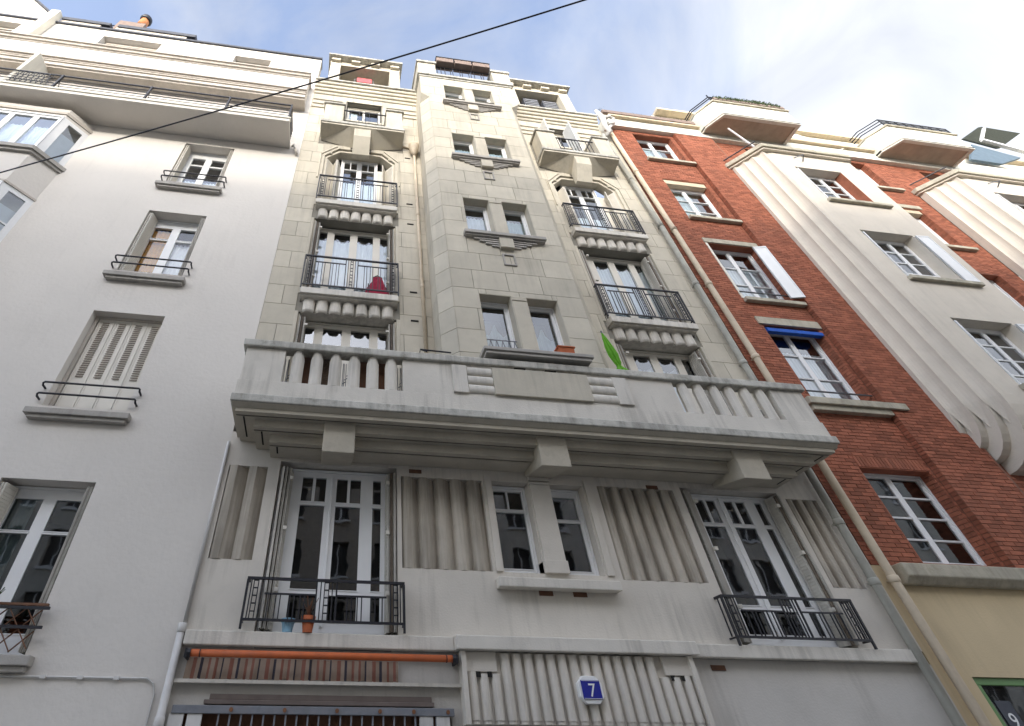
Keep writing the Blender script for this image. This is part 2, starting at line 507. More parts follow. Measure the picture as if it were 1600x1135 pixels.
# ================================================================== GROUND
g = MB(); g.quad((-300, -300, -0.02), (300, -300, -0.02), (300, 300, -0.02), (-300, 300, -0.02))
tag(g.build('ground', M['asphalt']), kind='structure')
g = MB(); g.quad((-60, -18.8, 0.0), (90, -18.8, 0.0), (90, -2.4, 0.0), (-60, -2.4, 0.0))
tag(g.build('road', M['asphalt']), kind='structure')
g = MB(); g.box(-60, 90, -2.4, 0.6, 0.004, 0.13); g.box(-60, 90, -22.0, -18.8, 0.004, 0.13)
tag(g.build('pavement', M['paving']), kind='structure')

# ================================================================== BUILDING NUMBER SEVEN
S = root('stone_apartment_building', (3.43, 0, 0.13))
tag(S, 'seven storey cream stone apartment building with central tower, wide balcony and number 7', 'building')
XA, XB, XL, XC, XR = -1.57, 8.66, 0.12, 3.43, 6.74
TY = -0.80                                # front plane of the tower
JW = 0.011

# body behind the facade skin
mb = MB()
ops = []
for c in (XL, XR):
    ops += [(c-1.0, c+1.0, 7.0, 9.36), (c-1.0, c+1.0, 9.62, 12.46), (c-1.0, c+1.0, 12.86, 15.86), (c-0.56, c+0.56, 16.4, 18.9)]
holes_quads(mb, XA, XB, 6.9, 19.25, ops, 0.02, 0.34)
mb.build('upper_wall', M['joint'], S)
mb = MB()
mb.box(XA, XB, 4.0, 10, 0.13, 21.3)
mb.build('rear_block', M['render_grey'], S)

# ---- ashlar blocks
blocks = []
def block_row(A, B, z0, z1, off, L, excl, nrm_in=0.045):
    """blocks along the plan line A->B; excl = list of (s0,s1,za,zb) in distance along the line"""
    A = Vector(A); B = Vector(B); T = (B-A).length; d = (B-A)/T; n = Vector((-d.y, d.x))
    cuts = [0.0]; s = off
    while s < T-0.12:
        if s > 0.12: cuts.append(s)
        s += L
    cuts.append(T)
    for a, b in zip(cuts, cuts[1:]):
        segs = [(a, b)]
        for (e0, e1, za, zb) in excl:
            if za < z1-0.02 and zb > z0+0.02:
                out = []
                for (p, q) in segs:
                    if e1 <= p or e0 >= q: out.append((p, q)); continue
                    full = za <= z0+0.03 and zb >= z1-0.03
                    if e0 > p: out.append((p, e0+JW/2))
                    if e1 < q: out.append((e1-JW/2, q))
                    if not full:
                        lo, hi = max(p, e0), min(q, e1)
                        if za > z0+0.06: blocks.append((A, d, n, lo, hi, z0, za, nrm_in))
                        if zb < z1-0.06: blocks.append((A, d, n, lo, hi, zb, z1, nrm_in))
                segs = out
        for p, q in segs:
            if q-p > 0.05: blocks.append((A, d, n, p, q, z0, z1, nrm_in))
CH = 0.545
excl = []
for c in (XL, XR):
    cc = c-XA
    excl.append((cc-1.06, cc+1.06, 7.0, 15.45))
    excl.append((cc-0.80, cc+0.80, 15.45, 16.0))
    excl.append((cc-1.24, cc+1.24, 15.98, 17.6))
    excl.append((cc-0.60, cc+0.60, 17.6, 18.9))
excl.append((1.87-XA, 5.0-XA, 0, 30))
k = 0; z = 6.79
while z < 19.2:
    z1 = min(z+CH, 19.2)
    block_row((XA, 0), (XB, 0), z+JW/2, z1-JW/2, 0.34 if k % 2 else 0.0, 0.62 if k % 2 else 0.66, excl)
    z += CH; k += 1
# tower rows
TX0, TX1 = 1.85, 5.01
TCH = 0.25
tex = []
TW = [(8.08, 9.52), (11.42, 12.82), (14.72, 16.03), (17.98, 19.25)]
for a, b in TW:
    tex.append((2.62-2.10, 4.24-2.10, a-0.03, b))
z = 6.9; k = 0
while z < 19.7:
    z1 = min(z+0.55, 19.72)
    zz0, zz1 = z+JW/2, z1-JW/2
    top = z > 18.3
    if not top:
        block_row((TX0+TCH, TY), (TX1-TCH, TY), zz0, zz1, 0.45 if k % 2 else 0.0, 0.72 if k % 2 else 0.68, tex)
        block_row((TX0, TY+TCH), (TX0+TCH, TY), zz0, zz1, 0, 2, [])
        block_row((TX1-TCH, TY), (TX1, TY+TCH), zz0, zz1, 0, 2, [])
        block_row((TX0, -0.0), (TX0, TY+TCH), zz0, zz1, 0, 2, [])
        block_row((TX1, TY+TCH), (TX1, 0), zz0, zz1, 0, 2, [])
    else:
        tx2 = [(e[0]+TCH, e[1]+TCH, e[2], e[3]) for e in tex]
        block_row((TX0, TY), (TX1, TY), zz0, zz1, 0.45 if k % 2 else 0.0, 0.72 if k % 2 else 0.68, tx2)
        block_row((TX0, 0), (TX0, TY), zz0, zz1, 0, 2, [])
        block_row((TX1, TY), (TX1, 0), zz0, zz1, 0, 2, [])
    z += 0.55; k += 1
# tower core (joints)
mb = MB()
tw_holes = []
for a, b in TW:
    tw_holes += [(2.62, 3.28, a, b), (3.58, 4.24, a, b)]
holes_quads(mb, TX0+TCH, TX1-TCH, 6.6, 18.42, [h for h in tw_holes if h[3] < 18] + [(2.62, 3.28, 17.98, 18.42), (3.58, 4.24, 17.98, 18.42)], TY+0.018, TY+0.30)
holes_quads(mb, TX0+0.02, TX1-0.02, 18.40, 19.72, [(2.62, 3.28, 18.42, 19.25), (3.58, 4.24, 18.42, 19.25)], TY+0.02, TY+0.30)
for (p, q, za, zb) in (((TX0+0.014, TY+TCH+0.008), (TX0+TCH, TY+0.018), 6.6, 18.40), ((TX1-TCH, TY+0.018), (TX1-0.014, TY+TCH+0.008), 6.6, 18.40),
               ((TX0+0.014, 0.0), (TX0+0.014, TY+TCH+0.008), 6.6, 18.40), ((TX1-0.014, TY+TCH+0.008), (TX1-0.014, 0.0), 6.6, 18.40),
               ((TX0+0.014, 0.0), (TX0+0.014, TY+0.02), 18.42, 19.7), ((TX1-0.014, TY+0.02), (TX1-0.014, 0.0), 18.42, 19.7)):
    mb.quad((p[0], p[1], za), (q[0], q[1], za), (q[0], q[1], zb), (p[0], p[1], zb))
mb.build('tower_core', M['joint'], S)
# window strip between the paired tower windows, spandrels filled by blocks already; piers
for i, (a, b) in enumerate(TW):
    p = MB(); p.box(3.285, 3.575, TY-0.004, TY+0.28, a, b-0.12)
    p.box(3.275, 3.585, TY-0.02, TY+0.27, b-0.115, b-0.085); p.box(3.28, 3.58, TY-0.012, TY+0.27, b-0.075, b-0.045); p.box(3.275, 3.585, TY-0.004, TY+0.27, b-0.035, b+0.01)
    p.box(3.27, 3.59, TY-0.02, TY+0.27, a, a+0.10)
    p.build('window_pier', M['stone'], S, bevel=0.006)
    f = MB()       # cheeks and lintel shadow faces of the openings in stone
    for (x0, x1) in ((2.62, 3.28), (3.58, 4.24)):
        f.box(x0-0.003, x0+0.012, TY+0.006, TY+0.25, a, b); f.box(x1-0.012, x1+0.003, TY+0.006, TY+0.25, a, b)
        f.box(x0, x1, TY+0.006, TY+0.25, b-0.012, b+0.003)
    f.build('window_reveal', M['stone'], S)
# chamfer stops
for sx, x0, x1 in ((1, TX0, TX0+TCH), (-1, TX1, TX1-TCH)):
    s_ = MB()
    i = 0
    v = [(x0, TY+TCH, 18.20), (x1, TY, 18.20), (x0, TY, 18.46), (x0, TY+TCH, 18.46), (x1, TY, 18.46)]
    s_.v = [tuple(q) for q in v]; s_.f = [(0, 1, 2), (0, 2, 3), (1, 4, 2), (0, 3, 4, 1)]
    s_.build('chamfer_stop', M['stone'], S)

blocks.sort(key=lambda b: b[5])
rest = MB()
def block_into(mb, b, o=(0, 0, 0)):
    A, d, n, p, q, z0, z1, t = b
    p += JW/2; q -= JW/2
    c0 = A + d*p; c1 = A + d*q
    e0 = c0 + n*t; e1 = c1 + n*t
    j = 0.0
    i = len(mb.v)
    fx = -n*0.0
    mb.v += [(c0.x, c0.y, z0), (c1.x, c1.y, z0), (c1.x, c1.y, z1), (c0.x, c0.y, z1), (e0.x, e0.y, z0), (e1.x, e1.y, z0), (e1.x, e1.y, z1), (e0.x, e0.y, z1)]
    for f in ((0, 1, 2, 3), (0, 4, 5, 1), (1, 5, 6, 2), (2, 6, 7, 3), (3, 7, 4, 0)):
        mb.f.append(tuple(i+k for k in f))
    return
cnt = 0
for b in blocks:
    A, d, n, p, q, z0, z1, t = b
    if cnt < 295 and z0 > 7.4 and (q-p) > 0.1:
        m1 = MB(); block_into(m1, b); m1.build('stone_block', M['stone'], S); cnt += 1
    else:
        block_into(rest, b)
rest.build('stone_courses', M['stone'], S, kind='stuff')

# little cast iron air vents in the ashlar
for z in (9.36, 10.19, 12.6, 13.45, 15.74):
    v = MB(); v.box(1.40, 1.56, -0.012, 0.02, z-0.02, z+0.02); v.build('air_vent', M['dark'], S)
for x, z in ((1.38, 6.10), (5.38, 6.07), (3.18, 4.40), (3.68, 4.40), (5.385, 3.575), (3.06, 7.62), (3.60, 7.62)):
    y = -0.012 if z < 7 else -0.965
    v = MB(); v.box(x-0.10, x+0.10, y, y+0.03, z-0.03, z+0.03)
    for k in range(3):
        v.box(x-0.095, x+0.095, y-0.006, y, z-0.022+k*0.018, z-0.016+k*0.018)
    v.build('air_vent', M['dark'] if z > 7 else M['wood'], S)

# ---- bay windows, lintels, balconies of the two outer bays
flute = MB()          # half-round flute with a rounded foot, 0.24 wide
n = 8; w = 0.118
ring = [(w*math.cos(math.pi*k/n+math.pi), 0.75*w*math.sin(math.pi*k/n+math.pi)) for k in range(n+1)]
flute.prism([(x, y) for x, y in ring], 0.05, 0.36)
for k in range(1, 5):
    t = k/4*math.pi/2
    sc_ = math.cos(t)*0.25+0.75 if k < 4 else 0.72
    flute.prism([(x*(1-0.03*k), y*sc_) for x, y in ring], 0.05-0.0125*k, 0.05-0.0125*(k-1)-0.0005)
flute_me = flute.mesh('flute', M['concrete'])

def railing(c, z0, z1, y, hw, label=None, ret=0.10):
    t = MB()
    t.box(c-hw, c+hw, y-0.02, y+0.02, z1-0.03, z1)
    t.box(c-hw, c-hw+0.03, y+0.02, y+ret, z1-0.03, z1); t.box(c+hw-0.03, c+hw, y+0.02, y+ret, z1-0.03, z1)
    r = t.build('railing', M['iron'], S)
    b = MB()
    b.box(c-hw, c+hw, y-0.012, y+0.012, z0, z0+0.028)
    b.box(c-hw, c-hw+0.02, y+0.012, y+ret, z0, z0+0.02); b.box(c+hw-0.02, c+hw, y+0.012, y+ret, z0, z0+0.02)
    zi = z1-0.20
    for s in (-1, 1):
        b.box(c+s*0.13, c+s*(hw-0.24), y-0.01, y+0.01, zi, zi+0.02)
        b.box(c+s*0.13-0.01, c+s*0.13+0.01, y-0.01, y+0.01, z0+0.03, z1-0.03)
        b.box(c+s*(hw-0.01)-0.014, c+s*(hw-0.01)+0.014, y-0.014, y+0.014, z0-0.09, z1-0.03)
    b.build('frame', M['iron'], r)
    H = z1-z0
    full = MB(); full.box(-0.007, 0.007, -0.007, 0.007, 0.028, H-0.03); fm = full.mesh('bar', M['iron'])
    low = MB(); low.box(-0.007, 0.007, -0.007, 0.007, 0.028, H-0.2); lm = low.mesh('bar', M['iron'])
    orn = MB()
    for s in (-0.028, 0.028):
        orn.box(s-0.006, s+0.006, -0.007, 0.007, 0.028, H-0.03)
    for q in range(4):
        zq = 0.10+q*(H-0.2)/3.4
        orn.box(-0.022, 0.022, -0.008, 0.008, zq, zq+0.012); orn.box(-0.022, 0.022, -0.008, 0.008, zq+0.09, zq+0.102)
    om = orn.mesh('ornament', M['iron'])
    put('ornament', om, (c, y, z0), r)
    for s in (-1, 1):
        put('ornament', om, (c+s*(hw-0.12), y, z0), r)
        put('bar', fm, (c+s*(hw-0.06), y, z0), r); put('bar', fm, (c+s*(hw-0.19), y, z0), r); put('bar', fm, (c+s*0.075, y, z0), r)
        x0 = 0.22; x1 = hw-0.26
        for q in (0.10, 0.20, 0.34, 0.44, 0.66, 0.76, 0.93):
            put('bar', lm, (c+s*(x0+(x1-x0)*q), y, z0), r)
        put('bar', fm, (c+s*(hw-0.008), y+ret*0.6, z0), r)
    return r

for c in (XL, XR):
    sgn = 1
    left = c == XL
    for lev, (zf, zh) in enumerate(((7.0, 9.34), (9.9, 12.44), (13.02, 15.84))):
        # jamb linings
        for s in (-1, 1):
            j = MB()
            xo = c+s*1.06; xi = c+s*0.985
            j.box(min(xo, xi), max(xo, xi), -0.006, 0.31, zf-0.03, zh if lev == 2 else zh+0.02)
            xi2 = c+s*0.95
            j.box(min(xi, xi2), max(xi, xi2), 0.05, 0.305, zf-0.03, zh)
            j.build('jamb', M['stone'], S, bevel=0.008)
        fy = 0.29
        hd = zh-0.02 if lev < 2 else 15.74
        if lev < 2:
            ps = [(c-0.84, c-0.64, zf+0.12, hd-0.12), (c-0.47, c-0.09, zf+0.12, hd-0.12), (c+0.09, c+0.47, zf+0.12, hd-0.12), (c+0.64, c+0.84, zf+0.12, hd-0.12)]
            if lev == 1:
                cur = [(c-0.9, c-0.55, zf, hd-0.22, 'net', 0.10), (c-0.5, c-0.03, zf, hd-0.22, 'net', 0.12), (c+0.03, c+0.5, zf, hd-0.22, 'net', 0.12), (c+0.55, c+0.9, zf, hd-0.22, 'net', 0.10)]
            elif left:
                cur = [(c-0.9, c-0.62, zf, hd-0.5, 'curtain_blue', 0.2), (c+0.62, c+0.9, zf, hd-0.45, 'curtain_blue', 0.2)]
            else:
                cur = [(c-0.5, c-0.03, zf, hd-0.3, 'net', 0.14), (c+0.03, c+0.5, zf, hd-0.3, 'net', 0.14)]
            window(S, c-0.95, c+0.95, zf, hd, fy, ps, M['frame_cream'], cur=cur)
            # shutters folded against the jambs, clear of the glass
            for s in (-1, 1):
                for q in range(3):
                    l = MB()
                    xx = c+s*(0.935-q*0.045)
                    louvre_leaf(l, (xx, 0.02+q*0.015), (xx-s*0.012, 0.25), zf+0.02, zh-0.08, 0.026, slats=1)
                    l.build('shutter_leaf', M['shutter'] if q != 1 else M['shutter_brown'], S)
                h = MB()
                for zz in (zf+0.5, zf+1.3, zh-0.35):
                    h.box(c+s*0.80-0.03, c+s*0.80+0.03, -0.02, 0.03, zz, zz+0.04)
                h.each('shutter_hinge', M['frame_cream'], S)
        else:
            # octagonal head
            hc = MB()
            for s in (-1, 1):
                for (off, yy, tk) in ((0.0, -0.03, 0.06), (0.09, 0.03, 0.06)):
                    pass
                q = [(c+s*1.07, 15.0), (c+s*1.07, 16.0), (c+s*0.3, 16.0), (c+s*0.3, 15.82), (c+s*0.62, 15.82), (c+s*0.99, 15.38), (c+s*0.99, 15.0)]
                hc.prism_y(q, -0.008, 0.30)
                q2 = [(c+s*0.985, 13.0), (c+s*0.985, 15.36), (c+s*0.615, 15.80), (c, 15.80), (c, 15.72), (c+s*0.58, 15.72), (c+s*0.92, 15.33), (c+s*0.92, 13.0)]
                hc.prism_y(q2, 0.045, 0.298)
            hc.build('arched_surround', M['stone'], S, bevel=0.006)
            for s in (-1, 1):
                ol = MB()
                ol.bar((c+s*1.10, -0.02, 14.2), (c+s*1.10, -0.02, 15.42), 0.03, 0.03)
                ol.bar((c+s*1.10, -0.02, 15.40), (c+s*0.68, -0.02, 15.90), 0.03, 0.03, up=(0, 1, 0))
                ol.build('surround_moulding', M['stone'], S)
            ps = []
            for (a, b) in ((-0.43, -0.07), (0.07, 0.43)):
                m_ = (a+b)/2
                ps += [(c+a, c+m_-0.012, 15.25, 15.62), (c+m_+0.012, c+b, 15.25, 15.62), (c+a, c+b, 13.35, 15.21)]
            cur = [(c-0.5, c-0.02, 13.1, 14.7, 'net', 0.0), (c+0.02, c+0.5, 13.1, 14.7, 'net', 0.0)] if left else \
                  [(c-0.5, c+0.5, 13.1, 14.3, 'net', 0.0)]
            window(S, c-0.52, c+0.52, 13.02, 15.72, fy, ps, M['frame_white'], cur=cur)
            for s in (-1, 1):        # side panels in wood with open persienne leaves
                p = MB(); p.box(c+s*0.525, c+s*0.98, fy+0.005, fy+0.03, 13.02, 15.35); p.build('side_panel', M['frame_cream'], S)
                for q, (a, b) in enumerate((((0.93, 0.05), (0.74, 0.26)), ((0.74, 0.26), (0.64, 0.03)), ((0.62, 0.03), (0.54, 0.25)))):
                    if s == 1 and q == 2: continue
                    l = MB(); louvre_leaf(l, (c+s*a[0], a[1]), (c+s*b[0], b[1]), 13.06, 15.30-0.02*q, 0.024, slats=1)
                    l.build('shutter_leaf', M['frame_cream'], S)
    # slabs, flutes and railings of levels three and four
    for (zs, zr0, zr1, zfl) in ((9.70, 9.98, 10.90, 9.33), (12.84, 13.17, 14.12, 12.46)):
        sl = MB()
        sl.box(c-1.0, c+1.0, -0.20, 0.28, zs, zs+0.16)
        sl.box(c-0.97, c+0.97, -0.15, 0.27, zs-0.035, zs-0.001)
        sl.build('balcony_slab', M['concrete'], S, bevel=0.01)
        bk = MB(); bk.box(c-0.945, c+0.945, 0.03, 0.30, zfl+0.02, zs-0.036); bk.build('lintel', M['concrete'], S)
        for k in range(7):
            put('flute', flute_me, (c+(k-3)*0.268, 0.015, zfl), S, scale=(1.0, 1.0, (zs-0.04-zfl)/0.36))
        railing(c, zr0, zr1, -0.15, 1.02)
    # top floor balcony
    by, bx = -0.50, 1.22
    b = MB()
    b.box(c-bx, c+bx, by, -0.004, 16.40, 16.52)
    b.build('balcony_ledge', M['coping'], S, bevel=0.012)
    b = MB()
    b.box(c-bx+0.05, c-0.60, by+0.05, -0.003, 16.52, 17.58); b.box(c+0.68, c+bx-0.05, by+0.05, -0.003, 16.52, 17.58)
    b.each('balcony_parapet', M['stone'], S, bevel=0.01)
    b = MB()
    b.box(c-bx, c-0.57, by, -0.002, 17.585, 17.66); b.box(c+0.65, c+bx, by, -0.002, 17.585, 17.66)
    b.each('parapet_cap', M['coping'], S, bevel=0.01)
    b = MB()
    F0, F1 = (c-bx+0.03, by+0.03, 16.398), (c+bx-0.03, by+0.03, 16.398)
    E0, E1 = (c-bx+0.03, by+0.03, 16.33), (c+bx-0.03, by+0.03, 16.33)
    W0, W1 = (c-bx+0.03, -0.003, 16.20), (c+bx-0.03, -0.003, 16.20)
    K0, K1 = (c-0.35, -0.003, 15.95), (c+0.35, -0.003, 15.95)
    T0, T1 = (c-bx+0.03, -0.003, 16.398), (c+bx-0.03, -0.003, 16.398)
    b.v = [F0, F1, E0, E1, W0, W1, K0, K1, T0, T1, (c-0.35, by+0.03, 16.325), (c+0.35, by+0.03, 16.325)]
    b.f = [(0, 1, 3, 11, 10, 2), (2, 10, 4), (10, 6, 4), (10, 11, 7, 6), (11, 3, 5), (11, 5, 7), (0, 2, 4, 8), (1, 9, 5, 3), (8, 4, 6, 7, 5, 9), (0, 8, 9, 1)]
    b.build('balcony_soffit', M['stone'], S)
    b = MB()
    b.prism_x([(by+0.06, 16.36), (-0.003, 16.36), (-0.003, 15.42), (-0.12, 15.42), (by+0.10, 15.95)], c-0.24, c+0.24)
    b.build('bracket', M['stone'], S, bevel=0.012)
    r_ = MB(); r_.box(c-0.60, c+0.68, by+0.10, by+0.13, 17.40, 17.43); r_.box(c-0.60, c+0.68, by+0.10, by+0.12, 16.60, 16.62)
    rr = r_.build('railing', M['iron'], S)
    bm_ = MB(); bm_.box(-0.008, 0.008, -0.008, 0.008, 0, 0.78); bme = bm_.mesh('bar', M['iron'])
    for q in (0.06, 0.16, 0.36, 0.44, 0.52, 0.60, 0.80, 0.90):
        put('bar', bme, (c-0.60+1.28*q, by+0.115, 16.62), rr)
    window(S, c-0.54, c+0.54, 16.55, 18.86, 0.2, [(c-0.47, c-0.04, 17.2, 18.75), (c+0.04, c+0.47, 17.2, 18.75)], M['frame_cream'],
           cur=[(c-0.5, c-0.2, 16.6, 18.7, 'net', 0)])
    # groove string course beside the window
    for s in (-1, 1):
        a, b_ = (c+s*0.72, c+s*1.66) if (left and s == -1) or (not left and s == 1) else (c+s*0.72, c+s*1.70)
        for zz in (18.26, 18.52, 18.80):
            st = MB(); st.box(min(a, b_), max(a, b_), -0.035, -0.002, zz-0.045, zz+0.045); st.build('string_course', M['stone'], S)
# persiennes standing out above the right hand top balcony
for (x, m_) in ((6.12, 'frame_white'), (6.98, 'frame_white')):
    l = MB(); louvre_leaf(l, (x, 0.10), (x+0.02, -0.32), 16.6, 18.85, 0.03, slats=1); l.build('shutter_leaf', M[m_], S)

# cornice of stepped bands, broken by the tower
for (a, b) in ((XA, TX0+0.01), (TX1-0.01, 8.33)):
    for k in range(4):
        cb = MB(); y = -0.05-0.055*k; z = 19.18+0.15*k
        cb.prism_x([(0.3, z), (0.02, z), (y+0.02, z+0.015), (y, z+0.05), (y, z+0.12), (y+0.03, z+0.148), (0.3, z+0.148)], a, b)
        cb.build('cornice_band', M['stone'], S)
    cb = MB(); cb.box(a, b, -0.27, 0.6, 19.782, 19.87); cb.build('cornice_top', M['coping'], S, bevel=0.01)
# attic pavilions
for c, hw, ctype in ((XL-0.07, 1.32, 0), (6.62, 1.30, 1)):
    a = MB()
    a.box(c-hw+0.05, c-hw+0.42, 0.0, 1.8, 19.88, 22.0); a.box(c+hw-0.42, c+hw-0.05, 0.0, 1.8, 19.88, 22.0)
    a.box(c-hw+0.42, c+hw-0.42, 0.02, 1.8, 21.86, 22.0)
    a.each('attic_pier', M['stone'], S, bevel=0.012)
    a = MB(); a.box(c-hw+0.42, c+hw-0.42, 1.2, 1.25, 19.88, 21.7); at = a.build('attic_wall', M['fluted'], S)
    for s in (-0.55, 0.55):
        w_ = MB(); w_.box(c+s-0.3, c+s+0.3, 1.16, 1.195, 20.3, 21.55); w_.build('window', M['dark'], at)
    for q in range(4):
        d_ = MB(); xx = c-hw+0.23+q*(2*hw-0.46)/3; d_.box(xx-0.16, xx+0.16, -0.10, 0.03, 22.02, 22.16); d_.build('dentil', M['stone'], S, bevel=0.008)
    a = MB(); a.box(c-hw+0.02, c+hw-0.02, 0.03, 1.9, 22.001, 22.2); a.build('attic_frieze', M['stone'], S)
    a = MB(); a.box(c-hw-0.05, c+hw+0.05, -0.20, 2.0, 22.202, 22.30); a.build('attic_roof', M['coping'], S, bevel=0.01)
mb = MB(); mb.box(XA, XB-0.05, 1.85, 4.5, 19.5, 20.4); mb.build('roof_terrace', M['coping'], S)

# tower crown
t = MB()
t.box(TX0-0.03, TX1+0.03, TY-0.03, 0.3, 19.725, 19.80); t.box(TX0-0.07, TX1+0.07, TY-0.08, 0.3, 19.801, 19.92)
t.build('tower_coping', M['coping'], S, bevel=0.012)
for (a, b) in ((TX0-0.04, TX0+0.58), (TX1-0.58, TX1+0.04)):
    t = MB(); t.box(a, b, TY-0.04, 0.2, 19.921, 20.78); t.build('crown_pillar', M['stone'], S, bevel=0.01)
    t = MB(); t.box(a-0.04, b+0.04, TY-0.09, 0.25, 20.782, 20.92); t.build('pillar_cap', M['coping'], S, bevel=0.01)
t = MB(); t.box(2.43, 4.43, TY, TY+0.2, 19.921, 20.04); t.build('crown_sill', M['coping'], S)
t = MB(); t.box(2.45, 4.42, TY+0.04, TY+0.07, 20.80, 20.84); t.box(2.45, 4.42, TY+0.04, TY+0.06, 20.12, 20.14)
rr = t.build('railing', M['iron'], S)
bm_ = MB(); bm_.box(-0.01, 0.01, -0.008, 0.008, 0, 0.67); bme = bm_.mesh('bar', M['iron'])
for q in (0.03, 0.10, 0.17, 0.27, 0.31, 0.44, 0.48, 0.60, 0.64, 0.70, 0.82, 0.86, 0.97):
    put('bar', bme, (2.45+1.97*q, TY+0.055, 20.13), rr)
# tower windows
for i, (a, b) in enumerate(TW):
    for j, (x0, x1) in enumerate(((2.63, 3.275), (3.585, 4.23))):
        y = TY+0.24
        h = b-a
        open_cas = (i == 1 and j == 0)
        cur = None
        if i == 0: cur = [(x0, x1, a, a+0.95, 'curtain_blue', 0.30)]
        elif i == 1: cur = [(x0, x1, a, a+1.05, 'net' if j == 0 else 'curtain_blue', 0.0)]
        else: cur = [(x0, x1, a, a+1.0, 'curtain_blue', 0.45 if i == 0 else 0.0)]
        window(S, x0, x1, a+0.02, b-0.015, y, [(x0+0.07, x1-0.09, a+0.10, b-0.12)], M['frame_white'], cur=cur)
    s0, s1 = (2.50, 4.36) if i else (2.46, 4.36)
    if i:
        sl = MB(); sl.box(s0, s1, TY-0.14, TY+0.2, a-0.12, a-0.02); sl.box(s0+0.03, s1-0.03, TY-0.10, TY+0.02, a-0.16, a-0.121)
        sl.build('window_sill', M['sill'], S, bevel=0.01)
        base = a-0.165
        for k in range(4):
            f = MB()
            hw = 0.72-0.13*k; z_ = base-0.065*(k+1)
            f.box(3.43-hw, 3.43-0.165, TY-0.055+0.006*k, TY+0.01, z_+0.012, z_+0.05); f.box(3.43+0.165, 3.43+hw, TY-0.055+0.006*k, TY+0.01, z_+0.012, z_+0.05)
            f.each('fan_rib', M['sill'], S)
        kb = MB(); kb.box(3.43-0.155, 3.43+0.155, TY-0.10, TY+0.01, base-0.31, base-0.001); kb.build('keystone_block', M['stone'], S, bevel=0.008)
        # small square frame below
        zq = a-0.98
        q = MB(); q.box(3.29, 3.57, TY-0.03, TY-0.001, zq+0.32, zq+0.36); q.box(3.29, 3.325, TY-0.03, TY-0.001, zq, zq+0.319)
        q.box(3.535, 3.57, TY-0.03, TY-0.001, zq, zq+0.319); q.box(3.325, 3.535, TY-0.03, TY-0.001, zq, zq+0.03)
        q.build('square_motif', M['sill'], S)
    else:
        sl = MB(); sl.box(2.44, 4.40, -1.10, -0.60, 7.86, 7.93); sl.box(2.48, 4.36, -1.07, -0.60, 7.80, 7.859); sl.build('window_sill', M['sill'], S, bevel=0.01)
        gsc = MB()
        gsc.box(2.66, 3.25, TY+0.10, TY+0.115, 8.42, 8.435); gsc.box(2.66, 3.25, TY+0.10, TY+0.115, 8.12, 8.135)
        for k in range(5):
            x = 2.68+k*0.115
            gsc.bar((x, TY+0.107, 8.13), (x+0.0575, TY+0.107, 8.42), 0.012); gsc.bar((x+0.0575, TY+0.107, 8.42), (x+0.115, TY+0.107, 8.13), 0.012)
        gsc.build('window_guard', M['iron_grey'], S)

# ---- the great balcony
BY, BX0, BX1 = -1.0, -1.51, 8.33
b = MB(); b.box(BX0, BX1, BY, -0.002, 6.56, 6.69); b.build('balcony_ledge', M['coping'], S, bevel=0.015)
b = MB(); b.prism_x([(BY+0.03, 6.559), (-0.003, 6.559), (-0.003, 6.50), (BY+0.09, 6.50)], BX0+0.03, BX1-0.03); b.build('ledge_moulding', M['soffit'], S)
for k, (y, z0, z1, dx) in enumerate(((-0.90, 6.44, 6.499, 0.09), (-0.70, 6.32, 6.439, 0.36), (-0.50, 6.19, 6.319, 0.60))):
    # each corbel step with a sunk line along its edge, its shade painted near black
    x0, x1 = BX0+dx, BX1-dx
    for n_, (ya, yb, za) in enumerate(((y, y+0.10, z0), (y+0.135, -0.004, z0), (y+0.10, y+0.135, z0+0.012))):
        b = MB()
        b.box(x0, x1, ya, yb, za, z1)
        b.build('corbel_step' if n_ < 2 else 'groove_shade', M['soffit'] if n_ < 2 else M['dark'], S)
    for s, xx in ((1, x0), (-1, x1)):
        g_ = MB(); g_.box(xx+s*0.10, xx+s*0.125, y+0.14, -0.15, z0-0.003, z0+0.001); g_.build('groove_shade', M['dark'], S)  # flat dark strip paints the shade of the end channel
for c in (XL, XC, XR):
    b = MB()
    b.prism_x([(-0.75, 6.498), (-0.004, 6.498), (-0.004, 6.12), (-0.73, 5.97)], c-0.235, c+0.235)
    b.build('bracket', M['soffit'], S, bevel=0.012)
PY = -0.95
b = MB()
b.box(BX0+0.03, BX1-0.03, PY, PY+0.13, 6.691, 6.975)
b.build('parapet_base', M['concrete'], S, bevel=0.008)
OL = (-0.84, 1.06); OR_ = (5.80, 7.66)
for (a, e) in ((BX0+0.05, OL[0]), (OL[1], OR_[0]), (OR_[1], BX1-0.05)):
    b = MB(); b.box(a, e, PY+0.012, PY+0.12, 6.976, 7.60); b.build('parapet_panel', M['concrete'], S, bevel=0.006)
for s, xx in ((1, BX0+0.03), (-1, BX1-0.03)):
    b = MB(); b.box(min(xx, xx+s*0.12), max(xx, xx+s*0.12), PY+0.131, -0.01, 6.691, 7.60); b.build('parapet_return', M['concrete'], S)
b = MB(); b.box(BX0-0.01, BX1+0.01, BY, PY+0.18, 7.602, 7.74)
b.box(BX0-0.01, BX0+0.17, PY+0.181, -0.01, 7.602, 7.74); b.box(BX1-0.17, BX1+0.01, PY+0.181, -0.01, 7.602, 7.74)
b.build('parapet_coping', M['coping'], S, bevel=0.02)
bal = MB()
bal.prism([(-0.105, 0.08), (-0.105, 0.03), (-0.06, -0.02), (-0.03, -0.03), (0.03, -0.03), (0.06, -0.02), (0.105, 0.03), (0.105, 0.08)], 0.0, 0.50)
i0 = len(bal.v)
